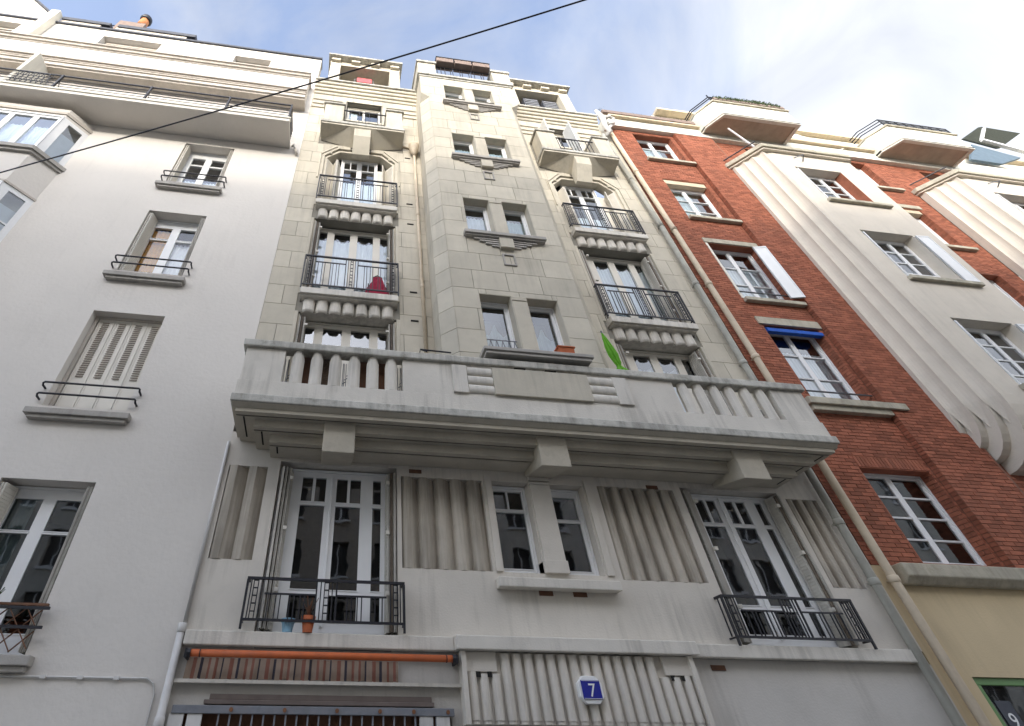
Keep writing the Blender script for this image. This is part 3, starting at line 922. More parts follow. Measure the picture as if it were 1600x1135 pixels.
lo = [(-0.105, 0.08), (-0.105, 0.03), (-0.06, -0.02), (-0.03, -0.03), (0.03, -0.03), (0.06, -0.02), (0.105, 0.03), (0.105, 0.08)]
bal.v += [(x, y, 0.501) for x, y in lo] + [(x*0.72, y*0.8, 0.624) for x, y in lo]
for k in range(8):
    j = (k+1) % 8; bal.f.append((i0+k, i0+j, i0+8+j, i0+8+k))
bal_me = bal.mesh('baluster', M['concrete'])
for (o0, o1) in (OL, OR_):
    wgap = 0.105
    step = (o1-o0-wgap*0.9)/6
    for k in range(6):
        put('baluster', bal_me, (o0+wgap*0.55+step*(k+0.5), PY+0.03, 6.976), S, scale=((step-wgap)/0.21, 1, 1))
for k in range(7):       # reed and board screens behind the left balusters
    x = OL[0]+0.02+k*0.30
    if k in (0, 3, 6): 
        sc_ = MB()
        for q in range(7):
            xx = x-0.04+q*0.03; sc_.bar((xx, PY+0.2, 6.9), (xx+rnd.uniform(-.02, .02), PY+0.2, 7.56), 0.012)
            sc_.bar((xx, PY+0.21, 7.0+q*0.08), (xx+0.06, PY+0.21, 7.05+q*0.08), 0.012)
        sc_.build('reed_screen', M['iron_grey'], S)
    else:
        sc_ = MB(); sc_.box(x-0.12, x+0.17, PY+0.22, PY+0.24, 6.9, 7.66); sc_.build('screen_board', M['wood'] if k != 2 else M['reed'], S)
# centre ornament: tablet, horizontal rolls and two small blocks
b = MB(); b.box(2.55, 4.21, PY-0.045, PY+0.012, 7.02, 7.55); b.build('centre_tablet', M['stone'], S, bevel=0.006)
for (x0, x1) in ((1.87, 2.12), (4.66, 4.92)):
    b = MB(); b.box(x0, x1, PY-0.03, PY+0.012, 7.02, 7.56); b.build('tablet_block', M['concrete'], S, bevel=0.006)
for (x0, x1) in ((2.125, 2.545), (4.215, 4.655)):
    for k in range(3):
        b = MB(); zc = 7.115+k*0.175
        b.prism_x([(PY+0.01, zc-0.08)]+[(PY+0.008-0.045*math.cos(t), zc+0.08*math.sin(t)) for t in [(-1+q/4)*math.pi/2 for q in range(0, 9)]]+[(PY+0.01, zc+0.08)], x0, x1)
        b.build('horizontal_roll', M['concrete'], S)
fl = MB(); fl.box(BX0+0.05, BX1-0.05, PY+0.13, 0.01, 6.691, 6.75); fl.build('balcony_floor', M['coping'], S)

# ---- first floor wall
F1 = [(XL-0.86, XL+0.96, 3.84, 6.14), (2.62, 3.22, 4.66, 6.02), (3.58, 4.14, 4.66, 6.02), (XR-0.86, XR+0.92, 3.84, 6.10)]
PAN = [(-1.50, -0.92, 4.68, 6.03, 2), (1.15, 2.46, 4.66, 6.01, 5), (4.40, 5.74, 4.62, 6.04, 6), (7.78, 8.36, 4.63, 6.01, 3)]
mb = MB()
holes_quads(mb, XA, XB, 3.83, 6.60, F1+[p[:4] for p in PAN], 0.0, 0.30)
mb.build('first_floor_wall', M['render_grey'], S)
for (x0, x1, z0, z1, nf) in PAN:
    bk = MB(); bk.box(x0-0.02, x1+0.02, 0.10, 0.14, z0-0.02, z1+0.02); pb = bk.build('fluted_panel', M['fluted'], S)
    w_ = (x1-x0)/nf
    for k in range(nf):
        f = MB(); xa = x0+k*w_
        f.prism([(xa+0.003, 0.098), (xa+0.02, 0.03), (xa+w_*0.16, 0.002), (xa+w_*0.34, -0.012), (xa+w_*0.52, -0.006), (xa+w_-0.006, 0.098)] if nf > 2 else [(xa+0.003, 0.098), (xa+0.015, 0.0), (xa+w_*0.45, -0.02), (xa+w_-0.006, 0.098)], z0+0.002, z1-0.002)
        f.build('flute', M['fluted'], pb)
        f = MB(); f.box(xa+w_-0.03, xa+w_+0.02 if k < nf-1 else xa+w_-0.002, 0.005, 0.09, z0-0.012, z0+0.001); f.build('drip', M['dark'], pb)
# French windows
for (c, right) in ((XL, 0), (XR, 1)):
    x0, x1 = c-0.86, c+0.94
    y = 0.22
    ps = []
    for (a, b_) in ((-0.50, -0.13), (0.04, 0.42)):
        m_ = (a+b_)/2
        ps += [(c+a, c+m_-0.022, 5.62, 6.00), (c+m_+0.022, c+b_, 5.62, 6.00), (c+a, c+b_, 4.40, 5.56), (c+a, c+b_, 4.02, 4.33)]
    ps += [(c+0.61, c+0.74, 5.62, 6.00), (c+0.61, c+0.74, 4.40, 5.56), (c+0.61, c+0.74, 4.02, 4.33)]
    if right:
        ps += [(c-0.76, c-0.66, 5.62, 6.00), (c-0.76, c-0.66, 4.40, 5.56)]
    window(S, x0, x1, 3.86, 6.12 if not right else 6.09, y, ps, M['frame_white'], gm='glass_dark')
    st = MB(); st.box(c-0.06, c-0.02, y-0.03, y-0.003, 3.95, 6.05); st.build('meeting_stile', M['frame_white'], S, bevel=0.005)
    lx = (-0.82, -0.64); rx = (0.80, 0.93)
    for q in range(3):
        l = MB(); xx = c+lx[0]+0.02+q*0.05
        louvre_leaf(l, (xx, -0.02+q*0.02), (xx+0.035, 0.19), 3.88, 6.05, 0.03, slats=1); l.build('shutter_leaf', M['shutter'], S)
        l = MB(); xx = c+0.925-q*0.045
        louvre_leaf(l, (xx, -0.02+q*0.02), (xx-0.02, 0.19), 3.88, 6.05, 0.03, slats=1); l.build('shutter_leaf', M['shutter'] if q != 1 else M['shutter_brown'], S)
    for xx in (c-0.66, c+0.82):
        h = MB()
        for zz in (4.3, 5.1, 5.85):
            h.box(xx-0.025, xx+0.025, -0.03, 0.03, zz, zz+0.05)
        h.each('shutter_hinge', M['frame_cream'], S)
    railing(c, 3.93 if not right else 3.90, 4.43, -0.16, 1.03, ret=0.15)
# paired windows and their pilaster
for j, (a, b_) in enumerate(((2.62, 3.22), (3.58, 4.14))):
    ps = [(a+0.06, a+0.27, 5.64, 5.93), (a+0.30, b_-0.07, 5.64, 5.93), (a+0.06, b_-0.07, 4.76, 5.59)] if j == 0 else [(a+0.06, b_-0.09, 5.52, 5.88), (a+0.06, b_-0.09, 4.76, 5.47)]
    window(S, a+0.005, b_-0.005, 4.67, 6.01, 0.18, ps, M['frame_white'], gm='glass_dark')
b = MB(); b.box(3.235, 3.565, -0.05, 0.17, 4.70, 5.98); b.box(3.22, 3.58, -0.07, 0.17, 4.655, 4.83); b.box(3.22, 3.58, -0.065, 0.17, 5.985, 6.02); b.box(3.225, 3.575, -0.055, 0.17, 6.045, 6.11)
b.build('pilaster', M['render_grey'], S, bevel=0.008)
for (x0, x1) in ((2.50, 2.60), (4.17, 4.28)):
    b = MB(); b.box(x0, x1, -0.03, -0.001, 4.66, 6.12); b.build('window_jamb', M['render_grey'], S, bevel=0.006)
b = MB(); b.box(2.47, 4.25, -0.17, -0.001, 4.43, 4.555); b.build('window_sill', M['concrete'], S, bevel=0.012)

# band between floors
for (x0, x1, y) in ((XA+0.03, 1.78, -0.12), (1.781, 5.02, -0.26), (5.021, 8.50, -0.12)):
    b = MB(); b.box(x0, x1, y, 0.0, 3.675, 3.828); b.build('string_band', M['concrete'], S, bevel=0.012)
# ground floor
mb = MB(); holes_quads(mb, 5.0, XB, 0.13, 3.673, [], 0.0, 0.3); mb.build('ground_wall', M['render_ground'], S)
mb = MB(); holes_quads(mb, XA, 1.9, 0.13, 3.673, [(-1.49, 1.72, 0.35, 3.05)], 0.03, 0.3); mb.build('ground_wall', M['render_ground'], S)
b = MB(); b.box(XA+0.02, 1.88, -0.07, 0.029, 3.31, 3.345); b.build('shop_moulding', M['concrete'], S)
# fluted door head
b = MB(); b.box(1.85, 4.92, -0.10, 0.1, 2.95, 3.672); b.box(1.85, 2.30, -0.15, -0.101, 3.46, 3.67); b.box(4.52, 4.92, -0.15, -0.101, 3.46, 3.67)
b.build('door_head', M['render_grey'], S, bevel=0.008)
b = MB(); b.box(1.84, 1.90, -0.20, -0.103, 2.95, 3.671); b.box(4.87, 4.93, -0.20, -0.103, 2.95, 3.671); b.each('door_head_edge', M['render_grey'], S)
nf = 20; x0 = 1.90; w_ = (4.87-1.90)/nf
for k in range(nf):
    f = MB(); xc = x0+(k+0.5)*w_
    full = 3 <= k < nf-3
    zt = 3.655 if full else 3.44
    if k in (0, nf-1): zt = 3.459
    pts = [(xc+0.060*math.cos(t), -0.102-0.075*math.sin(t)) for t in [math.pi*q/8 for q in range(9)]]
    f.prism(pts, 2.99, zt)
    f.prism([(x*0.0+xc+(x-xc)*0.9, -0.102+(y+0.102)*0.85) for x, y in pts], 2.955, 2.989)
    f.build('flute', M['render_grey'], S)
for xx in (2.05, 2.19, 4.60, 4.74):
    sl = MB(); sl.box(xx-0.028, xx+0.028, -0.158, -0.151, 3.405, 3.462); sl.build('slot_shade', M['dark'], S)  # near-black plates paint the shade inside the cut openings
b = MB()
oc = [(3.345, 3.15), (3.505, 3.15), (3.575, 3.22), (3.575, 3.36), (3.505, 3.43), (3.345, 3.43), (3.275, 3.36), (3.275, 3.22)]
b.prism_y(oc, -0.235, -0.12); b.build('plaque_mount', M['enamel_white'], S, bevel=0.008)
b = MB(); b.box(3.305, 3.545, -0.248, -0.236, 3.195, 3.385); pl = b.build('number_plaque', M['blue_enamel'], S, bevel=0.003)
def text(s, loc, size, m, parent, name, rz=0.0):
    cu = bpy.data.curves.new(name, 'FONT'); cu.body = s; cu.size = size; cu.align_x = 'CENTER'; cu.extrude = 0.002
    tmp = bpy.data.objects.new('tmp_text', cu); col.objects.link(tmp)
    dg = bpy.context.evaluated_depsgraph_get()
    me = bpy.data.meshes.new_from_object(tmp.evaluated_get(dg))
    bpy.data.objects.remove(tmp)
    me.materials.clear(); me.materials.append(m)
    o = put(name, me, loc, parent, 0.0)
    o.rotation_euler = (R(90), 0, rz)
    return o
text('7', (3.43, -0.251, 3.22), 0.19, M['enamel_white'], pl, 'numeral')
b = MB()
for (a, c_, d_, e_) in ((3.312, 3.538, 3.200, 3.204), (3.312, 3.538, 3.376, 3.380)):
    b.box(a, c_, -0.251, -0.2485, d_, e_)
b.build('plaque_line', M['enamel_white'], pl)
b = MB(); b.box(2.2, 4.6, 0.02, 0.06, 0.13, 2.949); b.build('entrance_door', M['wood'], S)
b = MB(); b.box(1.9, 2.2, -0.06, 0.1, 0.13, 2.949); b.box(4.6, 4.9, -0.06, 0.1, 0.13, 2.949); b.each('door_jamb', M['render_grey'], S)
# shop front: boarded strip, iron grille
b = MB(); b.box(-1.12, 1.48, -0.02, 0.028, 3.16, 3.215); b.box(-1.17, 1.50, -0.06, 0.028, 3.115, 3.158); b.each('roller_box', M['brown_tin'], S, bevel=0.006)
b = MB(); b.box(-1.50, 1.74, -0.06, 0.0, 3.03, 3.105); gr = b.build('window_grille', M['iron_grey'], S, bevel=0.006)
bb = MB(); bb.box(-0.009, 0.009, -0.009, 0.009, 0, 2.6); bme = bb.mesh('bar', M['iron_grey'])
for k in range(22):
    put('bar', bme, (-0.98+k*0.125, -0.03, 0.43), gr)
for x in (-1.44, -1.24, 1.40, 1.60):
    s_ = MB(); s_.box(x-0.08, x+0.08, -0.045, -0.01, 0.4, 3.028); s_.build('grille_plank', M['pipe_white'], gr)
for x in (-0.85, -0.25, 0.35, 0.85, 1.25, 1.66):
    s_ = MB(); s_.tube([(x, -0.075, 3.068), (x, -0.059, 3.068)], 0.022, 8); s_.build('bolt', M['copper'], gr)
b = MB(); b.box(-1.49, 1.72, 0.16, 0.2, 0.3, 3.06); b.build('shop_board', M['wood'], S)
for k in range(11):
    s_ = MB(); s_.box(-1.0+k*0.25, -0.86+k*0.25, 0.12, 0.158, 0.4, 2.9); s_.build('shop_blind_slat', M['reed'], S)
# awning roller with its striped valance
AW = root('rolled_awning', (0.15, -0.1, 3.55))
tag(AW, 'orange rolled shop awning with hanging striped cloth under the white ledge', 'awning')
t = MB(); t.tube([(-1.40, -0.22, 3.575), (1.72, -0.22, 3.575)], 0.038, 14); t.build('roller_tube', M['orange'], AW, smooth=True)
for (a, b_, c_, d_) in ((-1.44, -1.40, -1.47, -1.445), (1.72, 1.76, 1.765, 1.79)):
    t = MB(); t.tube([(a, -0.22, 3.575), (b_, -0.22, 3.575)], 0.045, 12); t.box(c_, d_, -0.24, 0.02, 3.53, 3.62)
    t.build('end_bracket', M['iron'], AW)
t = MB()
t.tube([(-1.30, -0.22, 3.575), (-1.29, -0.22, 3.575)], 0.042, 12); t.tube([(1.64, -0.22, 3.575), (1.65, -0.22, 3.575)], 0.042, 12)
t.build('tube_ring', M['iron'], AW)
x = -1.46; i = 0
while x < 1.06:
    seq = [('awn_beige', 0.07), ('awn_red', 0.045), ('awn_beige', 0.045), ('awn_dark', 0.03), ('awn_beige', 0.06), ('awn_red', 0.03), ('awn_beige', 0.05), ('awn_red', 0.03), ('awn_beige', 0.05), ('awn_dark', 0.018)]
    m_, w0 = seq[i % len(seq)]
    w0 = min(w0, 1.07-x)
    q = MB(); yy = -0.045+0.02*math.sin(i*1.7); y2 = -0.045+0.02*math.sin((i+1)*1.7)
    q.quad((x, yy, 3.35+rnd.uniform(-.008, .008)), (x+w0, y2, 3.35+rnd.uniform(-.008, .008)), (x+w0, y2*0.6, 3.56), (x, yy*0.6, 3.56))
    q.build('cloth_stripe', M[m_], AW)
    x += w0; i += 1

# ---- downpipes
def pipe(pts, r, m, parent, name='downpipe', collars=()):
    o = MB(); o.tube(pts, r, 12); p = o.build(name, m, parent, smooth=True)
    for z in collars:
        # find x,y at z
        for a, b_ in zip(pts, pts[1:]):
            lo, hi = min(a[2], b_[2]), max(a[2], b_[2])
            if lo <= z <= hi and hi > lo:
                t = (z-a[2])/(b_[2]-a[2]); x = a[0]+(b_[0]-a[0])*t; y = a[1]+(b_[1]-a[1])*t
                c_ = MB(); c_.tube([(x, y, z-0.05), (x, y, z-0.04), (x, y, z+0.04), (x, y, z+0.05)], [r*1.05, r*1.22, r*1.22, r*1.05], 12); c_.build('collar', m, p, smooth=True)
                c2 = MB(); c2.box(x-0.015, x+0.015, y, y+0.12, z-0.01, z+0.01); c2.build('clip', m, p)
    return p
pipe([(8.38, -0.12, 0.2), (8.42, -0.12, 6.2), (8.42, -0.12, 7.6), (8.40, -0.12, 13.6), (8.26, -0.12, 17.9), (8.24, -0.14, 18.6)], 0.062, M['zinc'], S, collars=(2.1, 4.7, 5.6, 8.9, 11.3, 13.6, 15.9))
pipe([(1.66, -0.10, 7.9), (1.66, -0.10, 15.75)], 0.04, M['pipe_cream'], S, collars=(10.3, 12.9))
t = MB(); t.tube([(1.66, -0.10, 15.75), (1.66, -0.11, 15.85), (1.66, -0.14, 16.0), (1.66, -0.14, 16.2), (1.66, -0.14, 16.25)], [0.05, 0.07, 0.14, 0.15, 0.16], 14); t.build('rain_hopper', M['pipe_cream'], S, smooth=True)
t = MB(); t.tube([(1.68, -0.02, 16.25), (1.35, -0.03, 16.32)], 0.035, 8); t.build('feed_pipe', M['pipe_cream'], S, smooth=True)
# snarl of zinc and putty covered pipes at the right hand cornice end
t = MB(); t.tube([(8.35, -0.30, 20.1), (8.42, -0.32, 19.5), (8.36, -0.28, 19.0), (8.5, -0.25, 18.7), (8.30, -0.16, 18.5)], [0.05, 0.10, 0.09, 0.07, 0.07], 10)
t.tube([(8.9, -0.15, 19.5), (8.75, -0.2, 19.3), (8.55, -0.25, 19.0), (8.42, -0.2, 18.7)], 0.05, 10)
t.tube([(8.60, -0.3, 19.6), (8.72, -0.32, 19.75), (8.86, -0.3, 19.6), (8.80, -0.28, 19.35), (8.62, -0.25, 19.25)], 0.06, 10)
t.build('gutter_bend', M['pipe_white'], S, smooth=True)
t = MB(); t.prism_y([(8.05, 19.88), (8.42, 19.88), (8.20, 20.9)], 0.15, 0.22); t.build('gable_upstand', M['stone'], S)

# ================================================================== WHITE BUILDING (left)
Wb = root('white_apartment_building', (-7, 0, 0.13))
tag(Wb, 'plain white rendered apartment building with bow windows and long railed balcony at the left', 'building')
LX0, LX1 = -13.2, -1.571
WZ = [(3.55, 5.64), (6.84, 8.91), (10.04, 12.07), (13.30, 15.14)]
lh = [(-4.58, -3.30, a, b_) for a, b_ in WZ]
mb = MB()
holes_quads(mb, LX0, LX1, 0.13, 15.48, lh, 0.0, 0.32)
holes_quads(mb, LX0, LX1, 15.481, 22.0, [(-9.05, -7.10, 20.1, 21.50), (-4.55, -3.30, 20.1, 21.36), (-12.9, -11.75, 20.1, 21.58), (-8.2, -6.1, 15.9, 17.3), (-4.6, -3.3, 15.9, 17.3)], 0.0, 0.32)
mb.build('wall', M['white_wall'], Wb)
mb = MB(); mb.box(LX0, LX1-0.03, 3.9, 10, 0.13, 21.5); mb.build('rear_block', M['white_wall'], Wb)
for (a, b_, z0, z1) in ((-9.05, -7.10, 20.1, 21.50), (-4.55, -3.30, 20.1, 21.36), (-12.9, -11.75, 20.1, 21.58), (-8.2, -6.1, 15.9, 17.3), (-4.6, -3.3, 15.9, 17.3)):
    window(Wb, a+0.003, b_-0.003, z0, z1-0.003, 0.31, [(a+0.1, (a+b_)/2-0.05, z0+0.1, z1-0.12), ((a+b_)/2+0.05, b_-0.1, z0+0.1, z1-0.12)], M['frame_white'], gm='glass_dark')
    r = MB(); r.box(a+0.02, b_-0.02, 0.20, 0.30, z1-0.16, z1-0.01); r.build('blind_box', M['white_trim'], Wb)
for i, (a, b_) in enumerate(WZ):
    x0, x1 = -4.575, -3.305
    if i == 1:      # closed metal shutters
        for q in range(4):
            xa = -4.50+q*0.295
            l = MB(); louvre_leaf(l, (xa, 0.20), (xa+0.285, 0.20), a+0.0, b_-0.05, 0.03, slats=0)
            lf = l.build('shutter_leaf', M['frame_cream'], Wb)
            sl = MB(); zz = a+0.70
            while zz < b_-0.14:
                sl.box(xa+0.08, xa+0.205, 0.178, 0.183, zz, zz+0.016); zz += 0.047
            sl.build('louvre_slots', M['shutter_brown'], lf, kind='stuff')
        bk = MB(); bk.box(x0, x1, 0.25, 0.3, a, b_); bk.build('window_back', M['frame_cream'], Wb)
        fr = MB(); fr.box(x0, x1, 0.16, 0.24, b_-0.05, b_-0.002); fr.box(x0, x0+0.06, 0.16, 0.24, a, b_-0.051); fr.build('shutter_frame', M['white_trim'], Wb)
    else:
        ys = 0.27
        zt = b_-0.36 if i else b_-0.50
        if i == 0:
            ps = [(-4.42, -4.03, 5.02, 5.46), (-4.42, -4.03, 3.8, 4.98), (-3.85, -3.50, 5.02, 5.46), (-3.85, -3.50, 3.8, 4.98)]
            cur = [(-4.5, -4.15, 3.6, 5.5, 'curtain_blue', 0)]
        elif i == 2:
            ps = [(-4.42, -4.03, 11.42, 11.80), (-4.42, -4.03, 10.2, 11.36), (-3.85, -3.50, 11.42, 11.80), (-3.85, -3.50, 10.2, 11.36)]
            cur = [(-4.5, -4.08, 10.1, 11.8, 'curtain_ochre', 0), (-3.9, -3.45, 10.1, 11.36, 'net', 0)]
        else:
            ps = [(-4.36, -4.03, 14.55, 14.86), (-4.36, -4.03, 13.5, 14.49), (-3.86, -3.52, 14.55, 14.86), (-3.86, -3.52, 13.5, 14.49)]
            cur = [(-4.4, -3.5, 13.4, 13.9, 'net', 0)]
        window(Wb, x0, x1, a+0.005, b_-0.01, ys, ps, M['frame_white'], cur=cur, gm='glass_dark' if i == 0 else 'glass_clear' if i == 2 else 'glass')
        for s, xx in ((1, -4.54), (-1, -3.34)):
            for q in range(2):
                l = MB(); louvre_leaf(l, (xx+s*q*0.045, 0.02), (xx+s*(q*0.045+(0.07 if i in (0, 2) and s == 1 else 0.01)), 0.24), a+0.03, b_-0.06, 0.028, slats=1)
                l.build('shutter_leaf', M['shutter'] if s < 0 else M['frame_cream'], Wb)
    zs = a if i != 0 else 3.66
    sl = MB(); zb = [3.53, 6.73, 9.87, 13.08][i]
    sl.box(-4.72, -3.17, -0.14, 0.02 if False else -0.001, zb-0.10, zb); sl.box(-4.66, -3.21, -0.10, -0.001, zb-0.16, zb-0.101)
    sl.build('window_sill', M['sill'], Wb, bevel=0.01)
    if i:
        for zz in (zb+0.26, zb+0.47):
            t = MB(); t.tube([(-4.66, -0.0, zz-0.05), (-4.66, -0.10, zz-0.05), (-4.66, -0.12, zz-0.02), (-4.64, -0.12, zz), (-4.58, -0.12, zz), (-3.24, -0.12, zz), (-3.19, -0.12, zz), (-3.17, -0.12, zz-0.02), (-3.17, -0.10, zz-0.05), (-3.17, 0.0, zz-0.05)], 0.017, 8)
            t.build('guard_rail', M['iron'], Wb, smooth=True)
    else:
        for zz in (3.79, 3.99):
            t = MB(); t.box(-4.7, -3.18, -0.14, -0.11, zz, zz+0.03); t.build('guard_rail', M['iron'], Wb)
# timber lattice and pot at lowest window
LT = root('timber_lattice', (-3.9, -0.09, 3.53))
tag(LT, 'worn wooden lattice tied behind dark rails of the lowest left window', 'lattice')
for k in range(-2, 9):
    for s in (-1, 1):
        x = -4.66+k*0.2; e = x+0.42
        t0 = max(0.0, (-4.66-x)/0.42); t1 = min(1.0, (-3.27-x)/0.42)
        if t1-t0 < 0.15: continue
        q = MB(); zz = lambda t: 3.56+0.47*(t if s > 0 else 1-t)
        q.bar((x+0.42*t0, -0.095+0.014*s, zz(t0)), (x+0.42*t1, -0.095+0.014*s, zz(t1)), 0.008, 0.022, up=(0, 1, 0))
        q.build('lath', M['wood'], LT)
q = MB(); q.box(-4.68, -3.22, -0.11, -0.07, 4.035, 4.06); q.build('top_board', M['wood'], LT)
def pot(name, x, y, z, h, r, m, label, plant=False):
    rt = root(name, (x, y, z))
    tag(rt, label, 'flower pot')
    t = MB(); t.tube([(x, y, z), (x, y, z+h*0.75), (x, y, z+h*0.76), (x, y, z+h)], [r*0.7, r*0.93, r*1.05, r*1.08], 14); t.build('pot', m, rt, smooth=False)
    if plant:
        p = MB()
        for k in range(14):
            a = rnd.uniform(0, 6.28); l = rnd.uniform(0.08, 0.22)
            p.bar((x, y, z+h), (x+math.cos(a)*l*0.5, y+math.sin(a)*l*0.5, z+h+l), 0.012, 0.006)
        p.build('stems', M['plant'] if plant == 2 else M['wood'], rt)
    return rt
pot('flower_pot', -3.86, -0.17, 3.80, 0.20, 0.10, M['terracotta'], 'terracotta pot with greenery hung on the lattice at the left edge', 2)
pot('flower_pot', -0.08, -0.09, 3.83, 0.18, 0.085, M['terracotta'], 'terracotta pot with dry stems behind the black railing left of the white balcony doors', 1)
pot('flower_pot', -0.33, -0.06, 3.83, 0.15, 0.085, M['blue_pot'], 'pale blue glazed pot next to the terracotta pot on the first floor ledge')

# long balcony
b = MB(); b.box(-13.2, -1.86, -0.80, -0.001, 15.50, 15.63); sb = b.build('long_balcony', M['white_wall'], Wb, bevel=0.012)
b = MB(); b.box(-13.2, -1.84, -0.83, -0.70, 15.631, 15.70); b.build('balcony_edge', M['frieze'], Wb, bevel=0.01)
b = MB()
for zz, t_ in ((16.44, 0.035), (16.25, 0.012), (16.12, 0.012), (15.98, 0.02), (15.84, 0.012)):
    b.box(-13.2, -1.90, -0.79-t_/2, -0.79+t_/2, zz-t_/2, zz+t_/2); b.box(-1.92, -1.90, -0.78, -0.02, zz-t_/2, zz+t_/2)
rl = b.build('railing', M['iron'], Wb)
for x in (-12.6, -10.3, -8.0, -5.7, -3.6, -1.91):
    q = MB(); q.box(x-0.02, x+0.02, -0.82, -0.77, 15.7, 16.46); q.build('post', M['iron'], rl)
    q = MB(); q.bar((x, -0.78, 16.2), (x, -0.5, 15.72), 0.015); q.build('strut', M['iron'], rl)
b = MB()
for k in range(7):        # decorative scroll ironwork on the far left of the railing
    x = -9.1+k*0.13
    b.bar((x, -0.80, 15.85), (x+0.12, -0.80, 16.42), 0.012)
    b.bar((x+0.12, -0.80, 15.85), (x, -0.80, 16.42), 0.012)
b.build('lattice_panel', M['iron'], Wb)
b = MB(); b.box(-1.95, -1.80, -0.55, -0.05, 15.1, 15.5); 
# upper parapets
def moulding(x0, x1, y, z, h, m, parent, name='moulding', y_in=0.0):
    q = MB(); q.prism_x([(y_in, z), (y+0.06, z), (y+0.05, z+h*0.4), (y, z+h*0.5), (y, z+h), (y_in, z+h)], x0, x1); return q.build(name, m, parent, bevel=0.006)
b = MB(); b.box(-13.2, -1.74, -0.36, -0.001, 17.95, 19.35); b.build('upper_parapet', M['white_wall'], Wb)
moulding(-13.2, -1.72, -0.42, 17.82, 0.13, M['white_trim'], Wb)
moulding(-13.2, -1.71, -0.46, 18.28, 0.12, M['white_trim'], Wb, y_in=-0.361)
moulding(-13.2, -1.72, -0.40, 18.12, 0.12, M['white_trim'], Wb, y_in=-0.361)
moulding(-13.2, -1.72, -0.44, 19.352, 0.11, M['white_trim'], Wb)
moulding(-13.2, -1.70, -0.50, 19.463, 0.11, M['white_trim'], Wb)
b = MB(); b.box(-13.2, LX1+0.02, -0.06, 0.35, 22.001, 22.10); b.build('roof_edge', M['roof'], Wb)
for (x0, x1, dy) in ((-10.82, -9.18, 0), (-8.92, -6.2, 0)):
    b = MB(); b.box(x0, x1, -0.05, 1.2, 22.40, 22.62); b.build('roof_gutter', M['roof'], Wb, bevel=0.02)
    b = MB(); b.box(x0-0.03, x1-0.3, 0.0, 1.2, 22.101, 22.399); b.build('roof_upstand', M['white_trim'], Wb)
# party wall strip and taller left wing
b = MB(); b.box(-11.15, -10.85, -0.24, -0.002, 19.58, 22.6); b.build('party_wall', M['frieze'], Wb, bevel=0.02)
b = MB(); b.prism_y([(-14.5, 22.11), (-11.0, 22.11), (-11.0, 22.35), (-12.9, 24.4), (-14.5, 25.9)], 0.0, 3.8); b.build('gable_wall', M['white_wall'], Wb)
b = MB(); b.prism_y([(-10.95, 22.30), (-10.95, 22.40), (-12.9, 24.53), (-14.5, 26.05), (-14.5, 25.9), (-12.9, 24.4)], -0.08, 3.8); b.build('gable_roof_edge', M['roof'], Wb)
b = MB(); b.box(-9.4, -9.1, -0.4, -0.362, 17.0, 17.8)
b = MB(); b.box(-9.3, -9.2, -0.75, -0.01, 15.7, 17.8); b.build('balcony_partition', M['frieze'], Wb)
# flush hatch on the parapet
b = MB()
for (p, q) in (((-6.9, 18.6), (-5.6, 18.6)), ((-6.9, 19.15), (-5.6, 19.15)), ((-6.9, 18.6), (-6.9, 19.15)), ((-5.6, 18.6), (-5.6, 19.15))):
    b.bar((p[0], -0.362, p[1]), (q[0], -0.362, q[1]), 0.012)
b.build('panel_joint', M['white_trim'], Wb)
# chimney pot
CP = root('chimney_pot', (-8.78, 0.5, 24.1))
tag(CP, 'orange clay chimney pot with black cowl on the white building roof', 'chimney pot')
t = MB(); t.tube([(-8.80, 0.5, 24.1), (-8.82, 0.5, 24.75)], [0.17, 0.15], 14); t.build('clay_body', mat('orange_clay', (0.50, 0.20, 0.08), 0.8), CP, smooth=True)
t = MB(); t.tube([(-8.82, 0.5, 24.75), (-8.82, 0.5, 24.82), (-8.82, 0.5, 25.0), (-8.82, 0.5, 25.1)], [0.18, 0.22, 0.20, 0.10], 14); t.build('cowl', M['iron'], CP, smooth=True)
t = MB(); t.box(-9.5, -8.55, 0.35, 1.0, 22.5, 24.1); t.build('chimney_stack', M['planter_brown'], Wb)
t = MB(); t.tube([(-9.75, 0.5, 22.6), (-9.75, 0.5, 23.9), (-9.2, 0.5, 23.9)], 0.02, 6); t.build('roof_aerial', M['iron'], Wb)
# oriel: two storeys of projecting windows
OXW, OXF, OY = -7.0, -7.45, -0.45
def oriel_prism(mb, z0, z1, e=0.0):
    mb.prism([(-12.8+0.0, 0.0), (-12.8, OY-e), (OXF+e*0.4, OY-e), (OXW+e, -0.001), (OXW+e, 0.0)], z0, z1)
o = MB(); oriel_prism(o, 12.0, 13.10); oriel_prism(o, 14.92, 15.30); oriel_prism(o, 8.5, 9.65); o.build('oriel_spandrel', M['white_wall'], Wb)
o = MB(); oriel_prism(o, 13.18, 13.30, 0.12); oriel_prism(o, 13.101, 13.179, 0.07); o.build('oriel_sill', M['sill'], Wb, bevel=0.012)
o = MB(); oriel_prism(o, 15.02, 15.12, 0.03); o.build('oriel_head', M['white_trim'], Wb)
o = MB(); oriel_prism(o, 12.0-0.06, 11.999, 0.03); o.build('oriel_head', M['white_trim'], Wb)
o = MB(); oriel_prism(o, 9.66, 9.80, 0.12); o.build('oriel_sill', M['sill'], Wb, bevel=0.012)
